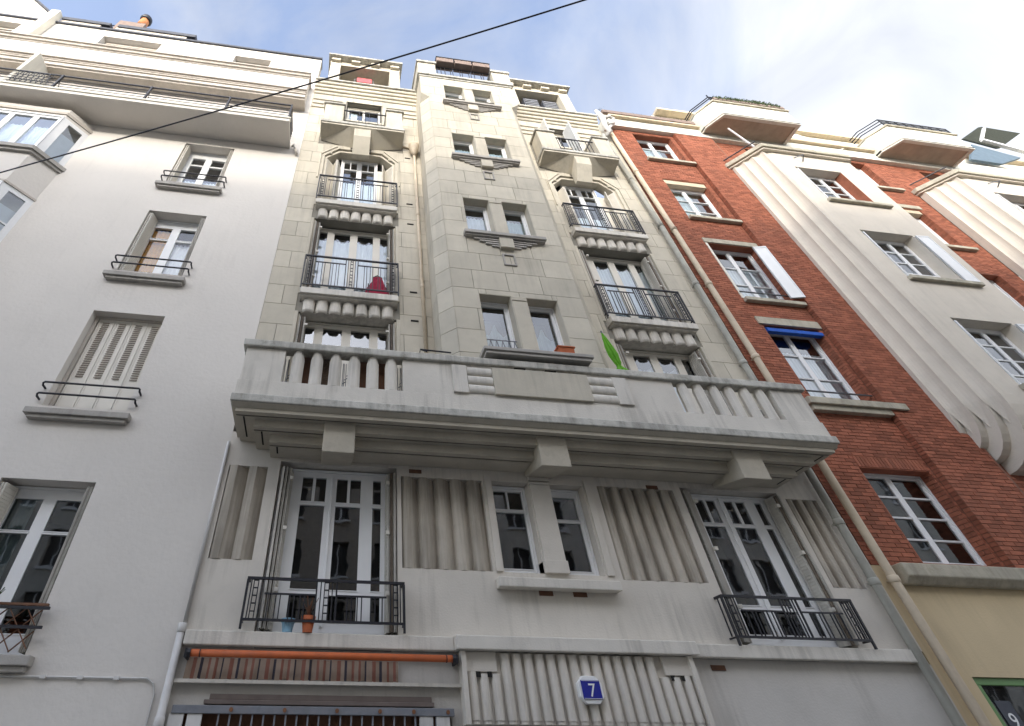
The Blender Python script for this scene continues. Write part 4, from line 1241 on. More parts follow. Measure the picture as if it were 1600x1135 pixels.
def oriel_side(z0, z1, nbar):
    A = Vector((OXF, OY)); B = Vector((OXW, 0.0)); d = (B-A).normalized(); n = Vector((d.y, -d.x)); L = (B-A).length
    fr = MB(); P = lambda s, z, o=0.0: (A.x+d.x*s+n.x*o, A.y+d.y*s+n.y*o, z)
    def slab(s0, s1, za, zb, t=0.05, o=0.0):
        i = len(fr.v)
        fr.v += [P(s0, za, o), P(s1, za, o), P(s1, zb, o), P(s0, zb, o), P(s0, za, o-t), P(s1, za, o-t), P(s1, zb, o-t), P(s0, zb, o-t)]
        for q in ((0,1,2,3),(4,7,6,5),(0,4,5,1),(1,5,6,2),(2,6,7,3),(3,7,4,0)): fr.f.append(tuple(i+k for k in q))
    a, b_ = 0.17, L-0.12
    slab(0, a, z0, z1); slab(b_, L, z0, z1); slab(a, b_, z1-0.14, z1); slab(a, b_, z0, z0+0.10)
    if nbar: slab(a, b_, z0+1.15, z0+1.19)
    w = fr.build('window', M['frame_white'], Wb)
    for (za, zb) in ((((z0+0.10, z0+1.15), (z0+1.19, z1-0.14))) if nbar else ((z0+0.10, z1-0.14),)):
        g_ = MB(); g_.quad(P(a, za, -0.02), P(b_, za, -0.02), P(b_, zb, -0.02), P(a, zb, -0.02)); g_.build('pane', M['glass'], w)
    cu = MB(); cu.quad(P(a-0.05, z0, -0.12), P(b_+0.05, z0, -0.12), P(b_+0.05, z1-0.45, -0.12), P(a-0.05, z1-0.45, -0.12)); cu.build('curtain', M['net'], w)
oriel_side(13.30, 14.92, 0); oriel_side(9.80, 11.94, 1)
for (z0, z1) in ((13.30, 14.92), (9.80, 11.94)):
    ps = []
    x = OXF-0.10
    ws = []
    while x > -12.6:
        ps.append((x-0.44, x, z0+0.12, z1-0.14)); ws.append(x); x -= 0.58
    window(Wb, -12.8, OXF, z0+0.001, z1-0.001, OY, ps, M['frame_white'], cur=[(-12.7, OXF-0.02, z0, z1-0.45, 'net', 0)], room=False)
# small bracket-like scrolls by balcony end
t = MB()
t.tube([(-1.80, -0.05, 15.55), (-1.74, -0.15, 15.45), (-1.70, -0.05, 15.35), (-1.66, -0.15, 15.25), (-1.63, -0.03, 15.15)], 0.04, 8)
t.build('plaster_scroll', M['white_wall'], Wb, smooth=True)
# cable along wall, downpipe
t = MB(); t.tube([(-13, -0.02, 3.33), (-1.86, -0.02, 3.345), (-1.78, -0.02, 3.30), (-1.74, -0.02, 3.2), (-1.76, -0.02, 0.2)], 0.012, 6); t.build('wall_conduit', M['pipe_white'], Wb)
for x in (-3.0, -2.6, -2.2):
    t = MB(); t.box(x-0.03, x+0.03, -0.04, 0.0, 3.325, 3.36); t.build('conduit_clip', M['pipe_white'], Wb)
pipe([(-1.60, -0.075, 0.13), (-1.60, -0.075, 3.9)], 0.045, M['pipe_white'], Wb, collars=(2.95, 3.85))
pipe([(-1.59, -0.03, 3.9), (-1.59, -0.03, 6.4)], 0.025, M['pipe_white'], Wb)

# ================================================================== BRICK BUILDING (right)
Bb = root('brick_apartment_building', (14, 0, 0.13))
tag(Bb, 'red brick apartment building with fluted cream bay windows at the right', 'building')
PER = 7.10
Z_T = 19.50
bw = [(9.66, 11.14, 5.05, 6.72), (9.66, 11.10, 8.18, 10.24), (9.66, 11.08, 11.10, 13.22), (9.62, 11.05, 14.42, 16.42), (9.60, 11.06, 17.62, 19.32)]
gap = [(17.2, 18.75, a, b_) for (_, _, a, b_) in bw]
BXS, BXE = 12.38, 16.5
mb = MB()
holes_quads(mb, XB+0.02, 11.212, 4.98, Z_T, bw, 0.012, 0.33)
holes_quads(mb, 11.212, BXS+0.3, 4.98, Z_T, [], -0.108, 0.33)
holes_quads(mb, BXE-0.3, 19.4, 4.98, Z_T, gap, 0.012, 0.33)
holes_quads(mb, 24.0, 30, 4.98, Z_T, [], 0.012, 0.33)
holes_quads(mb, 12.68, 16.2, 4.98, 8.2, [], 0.012, 0.33)
DOORS = [(13.9, 15.2, 17.62, 19.30), (13.9+PER, 15.2+PER, 17.62, 19.30)]
holes_quads(mb, BXS+0.31, BXE-0.31, 17.45, Z_T, DOORS[:1], 0.012, 0.33)
holes_quads(mb, 19.41, 23.99, 17.45, Z_T, DOORS[1:], 0.012, 0.33)
mb.build('mortar_bed', M['mortar'], Bb)
mb = MB(); mb.box(XB+0.05, 34, 3.9, 10, 0.13, 20.5); mb.build('rear_block', M['frieze'], Bb)
bricks = []
BH, BL, BJ = 0.0725, 0.23, 0.011
def brick_zone(A, B, z0, z1, holes, yin=0.04):
    A = Vector(A); B = Vector(B); T = (B-A).length; d = (B-A)/T; n = Vector((-d.y, d.x))
    r = 0; z = z0
    while z < z1-0.02:
        zt = min(z+BH, z1)
        s = -BL*(0.5 if r % 2 else 0.0)
        while s < T:
            a, b_ = max(s, 0), min(s+BL, T)
            s += BL
            if b_-a < 0.03: continue
            segs = [(a, b_)]
            for (h0, h1, hz0, hz1) in holes:
                if hz0 < (z+zt)/2 < hz1:
                    out = []
                    for (p, q) in segs:
                        if h1 <= p or h0 >= q: out.append((p, q)); continue
                        if h0 > p: out.append((p, h0))
                        if h1 < q: out.append((h1, q))
                    segs = out
            for p, q in segs:
                if q-p > 0.02: bricks.append((A, d, n, p+BJ/2, q-BJ/2, z+BJ/2, zt-BJ/2))
        z += BH; r += 1
hz = lambda hs, x0: [(h[0]-x0, h[1]-x0, h[2]-0.0, h[3]) for h in hs]
lint = [(9.60, 11.2, 10.24, 10.48), (9.60, 11.2, 13.22, 13.42)]
brick_zone((XB+0.02, 0), (11.2, 0), 4.99, Z_T, hz(bw+lint, XB+0.02))
brick_zone((11.2, 0), (11.2, -0.12), 4.99, Z_T, [])
brick_zone((11.2, -0.12), (BXS+0.25, -0.12), 4.99, Z_T, [])
brick_zone((BXS+0.25, 0), (16.3, 0), 4.99, 8.1, [])
brick_zone((BXE-0.2, 0), (19.45, 0), 4.99, Z_T, hz(gap, BXE-0.2))
brick_zone((BXS+0.25, 0), (BXE-0.2, 0), 17.62, Z_T, hz(DOORS[:1], BXS+0.25))
brick_zone((19.45, 0), (24.0, 0), 17.62, Z_T, hz(DOORS[1:], 19.45))
for (x0, x1, za, zb) in bw + gap:
    brick_zone((x1-0.012, 0.21), (x1-0.012, 0.0), za, zb, [], )
bricks.sort(key=lambda q: (q[5] + 0.35*max(0, q[0].x+q[3]-9.5) + (99 if q[0].x > 12.5 else 0)))
def brick_into(mb, b):
    A, d, n, p, q, z0, z1 = b
    o = rnd.uniform(-0.003, 0.003)
    c0 = A+d*p-n*o; c1 = A+d*q-n*o; e0 = c0+n*0.05; e1 = c1+n*0.05
    i = len(mb.v)
    mb.v += [(c0.x, c0.y, z0), (c1.x, c1.y, z0), (c1.x, c1.y, z1), (c0.x, c0.y, z1), (e0.x, e0.y, z0), (e1.x, e1.y, z0), (e1.x, e1.y, z1), (e0.x, e0.y, z1)]
    for f in ((0, 1, 2, 3), (0, 4, 5, 1), (1, 5, 6, 2), (2, 6, 7, 3), (3, 7, 4, 0)):
        mb.f.append(tuple(i+k for k in f))
rest = MB()
for k, b in enumerate(bricks):
    if k < 298:
        m1 = MB(); brick_into(m1, b); m1.build('brick', M['brick'], Bb)
    else:
        brick_into(rest, b)
rest.build('brick_courses', M['brick'], Bb, kind='stuff')
# soldier course over the lowest window (individual upright bricks)
sb = MB(); sb.box(0, 0.060, -0.008, 0.03, 0, 0.21); sbm = sb.mesh('soldier_brick', M['brick'])
for k in range(20):
    put('soldier_brick', sbm, (9.68+k*0.0725, 0, 6.725), Bb)
# reveals in brick red, windows
for (x0, x1, za, zb) in DOORS:
    window(Bb, x0, x1, za, zb, 0.25, [(x0+0.1, (x0+x1)/2-0.05, za+0.3, zb-0.12), ((x0+x1)/2+0.05, x1-0.1, za+0.3, zb-0.12)], M['frame_white'], gm='glass_dark')
def brick_window(x0, x1, z0, z1, yw, cols, rows, fm, cur=None, rev='brick', gm='glass', head=0.0):
    r = MB()
    r.box(x0-0.004, x0+0.012, 0.004, yw+0.02, z0, z1-head); r.box(x0+0.013, x1-0.003, 0.004, yw+0.02, z1-0.014, z1+0.004)
    r.build('reveal', M[rev], Bb)
    if head:
        h = MB(); h.box(x0+0.013, x1-0.013, 0.03, yw+0.02, z1-head, z1-0.015); h.build('head_board', M['cream_trim'], Bb, bevel=0.008)
        z1 = z1-head
    ps = []
    a, b_ = x0+0.05, x1-0.05
    W = (b_-a)
    n = 2
    zc0, zc1 = z0+0.10, z1-0.10
    hh = (zc1-zc0-(rows-1)*0.03)/rows
    for c in range(n):
        xa = a+0.06+c*(W/2); xb = a+W/2-0.06+c*(W/2)
        for k in range(rows):
            za = zc0+k*(hh+0.03); ps.append((xa, xb, za, za+hh))
    return window(Bb, x0+0.014, x1-0.014, z0+0.004, z1-0.016, yw, ps, fm, cur=cur, gm=gm)
for i, (x0, x1, z0, z1) in enumerate(bw):
    cur = None
    if i == 1: cur = [(x0+0.05, x1-0.05, z0, z1-0.55, 'net', 0.0)]
    if i == 2: cur = [(x0+0.05, x1-0.05, z0, z1-0.6, 'net', 0.0)]
    if i >= 3: cur = [(x0+0.05, x1-0.45, z0, z1-0.4, 'curtain_blue', 0.0)]
    head = 0.0
    if i == 3: head = 0.22
    brick_window(x0, x1, z0, z1, 0.22, 2, 4 if i == 0 else 3, M['frame_white'], cur=cur, gm='glass_dark' if i == 0 else 'glass', head=head)
for i, (x0, x1, z0, z1) in enumerate(gap):
    brick_window(x0, x1, z0, z1, 0.22, 2, 3, M['frame_white'], head=0.2 if i in (3,) else 0.0, cur=[(x0+.05, x1-.5, z0, z1-.5, 'net', 0)])
for (x0, x1, z, big) in ((9.50, 11.14, 8.14, 1), (9.60, 11.18, 11.06, 0), (9.60, 11.3, 14.38, 0), (9.52, 11.3, 17.58, 0), (17.1, 18.95, 14.38, 0), (17.1, 18.95, 17.58, 0), (17.1, 18.95, 11.06, 0)):
    s_ = MB()
    if big: s_.box(9.36, 11.19, -0.18, -0.001, 7.98, 8.13); s_.box(9.42, 11.19, -0.12, -0.001, 7.86, 7.979); s_.box(11.19, 11.56, -0.18, -0.121, 7.98, 8.13)
    else: s_.box(x0, min(x1, 11.195) if x1 < 12 else x1, -0.11, -0.001, z-0.11, z)
    s_.build('window_sill', M['beige_stone'], Bb, bevel=0.012)
for (x0, x1, z0, z1) in ((9.58, 11.19, 10.25, 10.47), (9.58, 11.19, 13.23, 13.41), (17.15, 18.85, 16.43, 16.62)):
    s_ = MB(); s_.box(x0, x1, -0.03, 0.1, z0, z1); s_.build('window_lintel', M['beige_stone'], Bb, bevel=0.008)
s_ = MB(); s_.box(9.60, 9.66, -0.01, 0.2, 11.1, 13.22); s_.build('painted_jamb', M['frieze'], Bb)
# blue blind, guard rails, outside shutter
s_ = MB(); s_.tube([(9.70, 0.05, 10.10), (11.10, 0.05, 10.10)], 0.075, 12)
s_.box(9.70, 11.10, -0.025, 0.0, 10.03, 10.12); BB_ = s_.build('rolled_blind', M['blue_cloth'], smooth=False)
tag(BB_, 'bright blue rolled blind above the large lower window of the brick building', 'blind')
for (z, x1) in ((8.36, 11.12), (11.28, 11.06)):
    s_ = MB(); s_.box(9.62, x1, -0.04, -0.02, z, z+0.03); s_.build('guard_rail', M['iron'], Bb)
for (x, z0, z1, y0) in ((11.20, 11.15, 13.10, -0.13),):
    l = MB(); louvre_leaf(l, (10.86, -0.10), (11.19, -0.17), z0, z1, 0.04, slats=0)
    l.build('shutter_leaf', M['frame_white'], Bb)
# bays
LEV = [0.0, -0.26, -0.50, -0.74, -0.85]
def bay(xw):
    """xw = x where the bay leaves the brick wall on its left"""
    xs = [xw, xw+0.17, xw+0.34, xw+0.52]
    ds = [0.20, 0.42, 0.63, 0.85]
    W = 4.15
    o = MB()
    # plan outline with coves between the ridges
    pts = [(xw, 0.0), (xw, -ds[0])]
    for k in range(3):
        (xa, ya), (xb, yb) = (xs[k], -ds[k]), (xs[k+1], -ds[k+1])
        for q in range(1, 7):
            t = q/6*math.pi/2
            pts.append((xa+(xb-xa)*math.sin(t), ya+(yb-ya)*(1-math.cos(t))))
    pts.append((xs[3]+0.20, -ds[3]+0.035)); pts.append((xs[3]+0.34, -ds[3]))
    hx = [(xw+1.22, xw+2.82)]
    R_ = [(xw+W-(x-xw), y) for x, y in reversed(pts[:-2])]
    left = pts
    ztop, zbot = 17.36, 8.05
    # side coves as strips (open front, front wall made separately with window holes)
    for seq in (left, [(xw+W-0.52-0.0, -ds[3])] + R_[1:] if False else R_):
        for (a, b_) in zip(seq, seq[1:]):
            o.quad((a[0], a[1], zbot), (b_[0], b_[1], zbot), (b_[0], b_[1], ztop), (a[0], a[1], ztop))
    xf0, xf1 = left[-1][0], R_[0][0]
    holes_quads(o, xf0, xf1, zbot, ztop, [(hx[0][0], hx[0][1], 8.3, 10.16), (hx[0][0], hx[0][1], 11.5, 13.38), (hx[0][0], hx[0][1], 14.80, 16.58)], -ds[3], -ds[3]+0.34)
    o.build('bay_shell', M['bay_white'], Bb)
    # each cove dies down onto the square step of the curl below it
    for mir in (False, True):
        fx = (lambda x: xw+W-(x-xw)) if mir else (lambda x: x)
        tp = MB()
        for k in range(3):
            (xa, ya), (xb, yb) = (xs[k], -ds[k]), (xs[k+1], -ds[k+1])
            cp = [(xa+(xb-xa)*math.sin(q/6*math.pi/2), ya+(yb-ya)*(1-math.cos(q/6*math.pi/2))) for q in range(7)]
            for a_, b_ in zip(cp, cp[1:]):
                tp.poly([(fx(a_[0]), a_[1], zbot), (fx(b_[0]), b_[1], zbot), (fx(xb), ya-0.002, zbot-0.55)])
        tp.build('flute_foot', M['bay_white'], Bb)
    # curling feet of the flutes
    for k in range(4):
        f = MB(); d = ds[k]; zb = [7.42, 7.20, 6.98, 6.76][k]
        prof = [(0.0, zb)] + [(-d*math.sin(t), zb+(8.055-zb)*(1-math.cos(t))) for t in [q/9*math.pi/2 for q in range(1, 10)]] + [(0.0, 8.055)]
        f.prism_x(prof, xs[k]+0.002*k, xw+W-(xs[k]-xw)-0.002*k)
        f.build('corbel_curl', M['bay_white'], Bb)
    for k, (z0, z1) in enumerate(((8.3, 10.16), (11.5, 13.38), (14.80, 16.58))):
        x0, x1 = hx[0]
        ps = []
        hh = (z1-z0-0.24)/4
        for q in range(4):
            za = z0+0.10+q*(hh+0.012)
            ps += [(x0+0.55, x0+0.97, za, za+hh-0.02), (x0+1.08, x1-0.10, za, za+hh-0.02), (x0+0.08, x0+0.45, za, za+hh-0.02)]
        window(Bb, x0+0.004, x1-0.004, z0+0.004, z1-0.004, -ds[3]+0.26, ps, M['frame_white'], gm='glass_dark', edge=False)
        s_ = MB(); s_.box(x0-0.06, x1+0.35, -ds[3]-0.10, -ds[3]-0.001, z0-0.12, z0-0.01); s_.build('window_sill', M['beige_stone'], Bb, bevel=0.01)
        if k == 2:
            s_ = MB(); s_.box(x1-0.012, x1+0.002, -ds[3]+0.004, -ds[3]+0.25, z0, z1-0.02); s_.build('reveal', M['brick'], Bb)
        l = MB(); louvre_leaf(l, (x0+0.03, -ds[3]-0.02), (x0+0.05, -ds[3]+0.24), z0+0.02, z1-0.1, 0.04, slats=0); l.build('shutter_leaf', M['frame_white'], Bb)
        if k < 2:
            l = MB(); louvre_leaf(l, (x1+0.01, -ds[3]-0.035), (x1+0.36, -ds[3]-0.06), z0+0.02, z1-0.05, 0.04, slats=0); l.build('shutter_leaf', M['frame_white'], Bb)
    # cornice
    c_ = MB()
    c_.prism([(xw-0.16, 0.0), (xw-0.16, -0.16), (xw+0.50, -ds[3]-0.16), (xw+W-0.50, -ds[3]-0.16), (xw+W+0.16, -0.16), (xw+W+0.16, 0.0)], 17.42, 17.60)
    c_.build('bay_cornice', M['beige_stone'], Bb, bevel=0.02)
    c_ = MB()
    c_.prism([(xw-0.10, 0.0), (xw-0.10, -0.12), (xw+0.53, -ds[3]-0.10), (xw+W-0.53, -ds[3]-0.10), (xw+W+0.10, -0.12), (xw+W+0.10, 0.0)], 17.361, 17.419)
    c_.build('bay_cornice', M['bay_white'], Bb)
    # railing on the bay roof
    r_ = MB()
    P = [(xw-0.05, -0.1, 17.9), (xw+0.55, -ds[3]-0.05, 17.9)]
    r_.bar(P[0], P[1], 0.03)
    r_.build('railing', M['iron'], Bb)
    r_ = MB(); r_.box(xw+0.60, xw+W-0.6, -ds[3]-0.08, -ds[3]-0.02, 17.62, 17.68); r_.build('flower_rail', M['beige_stone'], Bb)
    # bracket hook
    h = MB(); h.bar((xw+1.60, -ds[3]-0.22, 17.0), (xw+1.50, -ds[3]-0.02, 17.12), 0.025); h.bar((xw+1.60, -ds[3]-0.22, 17.0), (xw+1.72, -ds[3]-0.02, 16.95), 0.025); h.build('blind_hook', M['iron_grey'], Bb)
bay(12.38)
bay(12.38+PER)
# awning arm beneath the upper balcony
r_ = MB(); r_.bar((13.0, -0.55, 19.5), (13.35, -0.6, 17.9), 0.04); r_.build('post', M['frame_white'], Bb)
# frieze and roof terrace edge
f = MB()
holes_quads(f, XB+0.1, 31, Z_T, 20.25, [], -0.14, 0.4)
f.build('frieze', M['frieze'], Bb)
f = MB(); f.box(XB+0.18, 12.35, -0.26, -0.141, 20.02, 20.12); f.box(15.8, 19.5, -0.26, -0.141, 20.02, 20.12); f.each('frieze_moulding', M['cream_trim'], Bb, bevel=0.015)
f = MB(); f.box(XB+0.05, 12.30, -0.24, 0.1, 20.251, 20.46); f.box(16.0, 19.4, -0.20, 0.1, 20.251, 20.30); f.each('roof_gutter', M['planter_brown'], Bb, bevel=0.02)
# wall of the terrace floor behind
f = MB(); holes_quads(f, 11.9, 31, 20.3, 22.6, [(17.3, 18.6, 20.35, 21.5)], 0.6, 0.9); f.build('penthouse_wall', M['frieze'], Bb)
f = MB(); f.box(17.3, 18.6, 0.8, 0.85, 20.3, 21.6); f.build('window', M['glass_dark'], Bb)
f = MB(); f.box(12.0, 14.3, 0.3, 1.2, 22.601, 22.75); f.box(14.301, 31, 0.4, 1.2, 22.601, 22.75); f.each('penthouse_eave', M['cream_trim'], Bb, bevel=0.02)
f = MB(); f.bar((17.1, 0.35, 22.0), (18.1, -0.1, 19.9), 0.12, 0.25); f.build('stair_screen', M['frieze'], Bb)
# cantilevered upper balconies
def big_balcony(x0, x1, plants):
    pl_ = lambda e: [(x0-0.36-e*0.4, 0.0), (x0-0.36-e*0.4, -0.36-e*0.2), (x0-e*0.4, -0.92-e), (x1+e, -0.92-e), (x1+e, 0.0)]
    b = MB(); b.prism(pl_(0.0), 19.78, 19.86); b.build('balcony_slab', M['brown_soffit'], Bb)
    b = MB(); P = pl_(0.0); Q = pl_(-0.12)
    for k in range(4):
        b.quad((P[k][0], P[k][1], 19.74), (P[k+1][0], P[k+1][1], 19.74), (P[k+1][0], P[k+1][1], 20.72), (P[k][0], P[k][1], 20.72))
        b.quad((Q[k][0], Q[k][1], 19.74), (Q[k+1][0], Q[k+1][1], 19.74), (Q[k+1][0], Q[k+1][1], 20.72), (Q[k][0], Q[k][1], 20.72))
        b.quad((P[k][0], P[k][1], 19.74), (P[k+1][0], P[k+1][1], 19.74), (Q[k+1][0], Q[k+1][1], 19.74), (Q[k][0], Q[k][1], 19.74))
    b.build('balcony_parapet', M['frieze'], Bb)
    b = MB(); b.prism(pl_(0.06), 20.721, 20.80); b.build('parapet_cap', M['beige_stone'], Bb, bevel=0.01)
    r_ = MB()
    R0 = pl_(0.0)
    for zz in ((20.98, 21.12, 21.26) if not plants else (21.0, 21.12)):
        for k in range(3):
            r_.bar((*R0[k], zz), (*R0[k+1], zz), 0.03)
    rr = r_.build('railing', M['iron'], Bb)
    for k in range(9):
        x = x0+(x1-x0)*k/8
        q = MB(); q.box(x-0.015, x+0.015, -0.935, -0.905, 20.80, 21.27); q.build('post', M['iron'], rr)
big_balcony(12.74, 15.71, True)
big_balcony(12.74+PER, 15.71+PER, False)
h = MB()
for k in range(2600):
    x = rnd.uniform(12.9, 15.5); y = rnd.uniform(-1.02, -0.80); z = 20.83+rnd.uniform(0, 0.34)*rnd.uniform(0.6, 1.1)
    s = 0.035; a = rnd.uniform(0, 3.14); c_, s2 = math.cos(a)*s, math.sin(a)*s
    t = rnd.uniform(-s, s)
    h.quad((x-c_, y-s2, z-t), (x+c_, y+s2, z-s*0.4), (x+c_*0.6, y+s2, z+s), (x-c_*0.6, y-s2, z+s*0.6))
hp = h.build('hedge', M['plant'])
for k in range(4):
    q = MB(); q.box(12.82+k*0.71, 13.50+k*0.71, -1.0, -0.80, 20.81, 20.97)
    tag(q.build('planter_box', M['planter_brown'], bevel=0.01), ['leftmost', 'second from left', 'third from left', 'rightmost'][k]+' dark brown box under the hedge on the upper brick building balcony', 'planter', 'planters under the hedge')
tag(hp, 'dry green hedge of planter boxes along the rail of the upper brick building balcony', 'hedge', kind='stuff')
h = MB()
for (cx_, n_) in ((8.75, 60), (10.1, 80), (11.0, 60), (11.8, 120)):
    for k in range(n_):
        x = cx_+rnd.gauss(0, 0.12); y = -0.12+rnd.uniform(-.08, .08); z = 20.46+abs(rnd.gauss(0, 0.12)); s = 0.025
        h.quad((x-s, y, z), (x+s, y, z-s*0.3), (x+s*0.5, y+s, z+s*1.6), (x-s*0.5, y, z+s))
tag(h.build('roof_weeds', M['plant']), 'sparse weeds growing along the gutter above the brick wall', 'weeds', kind='stuff')
# raised skylight panels / parasol on the far roof terrace
PR = root('terrace_awning', (27.5, 0, 21.0))
tag(PR, 'dark green tilted awning over the far right roof terrace', 'awning')
f = MB(); f.v = [(26.3, 0.0, 23.1), (28.8, 0, 24.9), (30.8, 0, 24.8), (27.6, 0, 22.6), (26.3, 0.08, 23.2), (28.8, .08, 25.0), (30.8, .08, 24.9), (27.6, .08, 22.7)]
f.f = [(0, 1, 2, 3), (7, 6, 5, 4), (0, 4, 5, 1), (1, 5, 6, 2), (2, 6, 7, 3), (3, 7, 4, 0)]
f.build('canvas', M['dark_green_canvas'], PR)
f = MB(); f.bar((28.6, -0.05, 24.6), (27.1, -0.05, 23.1), 0.09); f.bar((27.1, -0.05, 23.1), (28.9, -0.05, 22.4), 0.14); f.build('arm', M['frame_white'], PR)
f = MB(); f.v = [(25.2, 0.1, 21.35), (26.6, 0.1, 22.9), (28.4, 0.1, 22.2), (26.6, 0.1, 21.3), (25.2, .2, 21.35), (26.6, .2, 22.9), (28.4, .2, 22.2), (26.6, .2, 21.3)]
f.f = [(0, 1, 2, 3), (7, 6, 5, 4), (0, 4, 5, 1), (1, 5, 6, 2), (2, 6, 7, 3), (3, 7, 4, 0)]
f.build('side_sheet', M['canvas_blue'], PR)
# ground floor of the brick building
f = MB(); f.prism_x([(0.0, 4.70), (-0.10, 4.70), (-0.20, 4.80), (-0.20, 4.985), (0.0, 4.985)], 9.0, 31); f.build('string_band', M['beige_stone'], Bb, bevel=0.015)
f = MB(); f.v = []; holes_quads(f, XB+0.002, 31, 0.13, 4.986, [(9.20, 13.0, 0.3, 3.54)], 0.0, 0.3); f.build('ground_wall', M['ochre'], Bb)
f = MB(); f.box(9.201, 13.0, 0.03, 0.10, 3.45, 3.538); f.box(9.201, 9.30, 0.03, 0.10, 0.3, 3.449); sf = f.build('shop_frame', M['green_frame'], Bb, bevel=0.008)
f = MB(); f.quad((9.30, 0.07, 0.3), (13.0, 0.07, 0.3), (13.0, 0.07, 3.45), (9.30, 0.07, 3.45)); f.build('shop_glass', M['glass_dark'], sf)
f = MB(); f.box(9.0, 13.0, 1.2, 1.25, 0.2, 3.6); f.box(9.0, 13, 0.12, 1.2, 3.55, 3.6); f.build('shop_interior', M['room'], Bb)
text('9', (9.50, 0.055, 2.98), 0.24, M['enamel_white'], sf, 'numeral')
f = MB(); f.box(9.38, 9.62, 0.058, 0.066, 2.90, 3.28); f.build('number_backing', M['roof'], sf)
pipe([(8.80, -0.12, 0.2), (8.78, -0.12, 4.6), (8.80, -0.12, 9.0), (8.74, -0.12, 13.5), (8.62, -0.12, 19.0)], 0.064, M['pipe_cream'], Bb, collars=(4.75, 9.1, 11.35, 13.5, 16.4))

# ================================================================== small things on the fronts
# three planters on the tower crown
def planter(x, label):
    rt = root('planter_box', (x, TY-0.02, 20.86))
    tag(rt, label, 'planter', 'planters on the tower railing')
    q = MB(); q.box(x-0.30, x+0.30, TY-0.16, TY+0.16, 20.86, 21.16); q.build('box', M['planter_brown'], rt, bevel=0.015)
    q = MB(); q.box(x-0.32, x+0.32, TY-0.18, TY+0.18, 21.161, 21.20); q.build('rim', M['roof'], rt)
    q = MB()
    for k in range(60):
        xx = x+rnd.uniform(-.27, .27); yy = TY+rnd.uniform(-.1, .1); zz = 21.2+rnd.uniform(0, .06); s = 0.02
        q.quad((xx-s, yy, zz), (xx+s, yy, zz), (xx+s, yy+s, zz+s*1.5), (xx-s, yy, zz+s))
    q.build('leaves', M['plant'], rt)
planter(2.78, 'leftmost brown planter box on the railing at the tower top')
planter(3.43, 'middle brown planter box on the railing at the tower top')
planter(4.08, 'rightmost brown planter box on the railing at the tower top')
# closed parasol, lime green
U = root('closed_parasol', (4.92, -0.72, 6.75))
tag(U, 'closed lime green parasol leaning against the tower wall behind the balcony parapet', 'parasol')
t = MB(); ua, ub = Vector((4.98, -0.90, 7.70)), Vector((4.86, -0.90, 8.66))
prof = [(0.0, 0.06), (0.03, 0.12), (0.09, 0.10), (0.15, 0.055), (0.20, 0.035), (0.26, 0.06), (0.45, 0.075), (0.65, 0.065), (0.85, 0.04), (1.0, 0.010)]
ns = 28
rings = []
for (s, r) in prof:
    p = ua.lerp(ub, s); i = len(t.v)
    for k in range(ns):
        a = 2*math.pi*k/ns; rr2 = r*(0.9+0.28*math.sin(k*math.pi/2+s*3)+0.08*math.sin(k*1.7+s*11))
        t.v.append((p.x+math.cos(a)*rr2, p.y+math.sin(a)*rr2*0.8, p.z))
    rings.append(i)
for a, b_ in zip(rings, rings[1:]):
    for k in range(ns):
        j = (k+1) % ns; t.f.append((a+k, a+j, b_+j, b_+k))
t.build('canopy', M['lime'], U)
t = MB(); t.tube([(5.08, -0.80, 6.76), (4.86, -0.90, 8.70)], 0.015, 8); t.build('pole', M['iron_grey'], U)
# bent iron arm lying on the coping
t = MB(); t.tube([(1.36, -0.88, 7.76), (1.38, -0.88, 7.90), (1.92, -0.86, 7.90)], 0.014, 8)
t.tube([(1.38, -0.88, 7.90), (1.50, -0.88, 7.86)], 0.012, 8)
tag(t.build('iron_arm', M['iron']), 'thin bent black iron arm on the balcony coping left of the tower', 'bracket')
# crimson cloth draped over a chair at the fourth floor left window
CH_ = root('draped_chair', (0.68, -0.02, 9.92))
tag(CH_, 'crimson cloth heaped over a chair behind the middle left black railing', 'chair')
t = MB()
pr = [(0.0, 0.27, 0.10), (0.10, 0.25, 0.10), (0.28, 0.20, 0.09), (0.45, 0.13, 0.08), (0.58, 0.09, 0.06), (0.62, 0.02, 0.02)]
rings = []
for (h_, rx, ry) in pr:
    i = len(t.v)
    for k in range(16):
        a = 2*math.pi*k/16; w_ = 1+0.12*math.sin(k*2.3+h_*9)
        t.v.append((0.70+math.cos(a)*rx*w_, 0.03+math.sin(a)*ry*w_, 9.97+h_))
    rings.append(i)
for a, b_ in zip(rings, rings[1:]):
    for k in range(16):
        j = (k+1) % 16; t.f.append((a+k, a+j, b_+j, b_+k))
t.f.append(tuple(rings[0]+k for k in reversed(range(16))))
t.build('draped_cloth', M['crimson'], CH_)
t = MB()
for (dx, dy) in ((-0.2, -0.06), (0.2, -0.06), (-0.2, 0.10), (0.2, 0.10)):
    t.box(0.70+dx-0.012, 0.70+dx+0.012, 0.03+dy-0.012, 0.03+dy+0.012, 9.865, 10.3)
t.tube([(0.60, 0.1, 10.2), (0.62, 0.1, 10.66), (0.70, 0.1, 10.72), (0.80, 0.1, 10.66), (0.82, 0.1, 10.2)], 0.014, 8)
t.build('frame', M['iron'], CH_)
# terracotta trough at the tower window
t = root('window_trough', (3.94, -1.01, 7.93)); tag(t, 'small terracotta trough on the sill of the lowest right tower window', 'planter')
q = MB(); q.prism_x([(-1.07, 7.935), (-0.95, 7.935), (-0.93, 8.05), (-1.09, 8.05)], 3.80, 4.08); q.build('trough', M['terracotta'], t)
q = MB(); q.box(3.78, 4.10, -1.105, -0.915, 8.051, 8.075); q.build('rim', M['terracotta'], t)
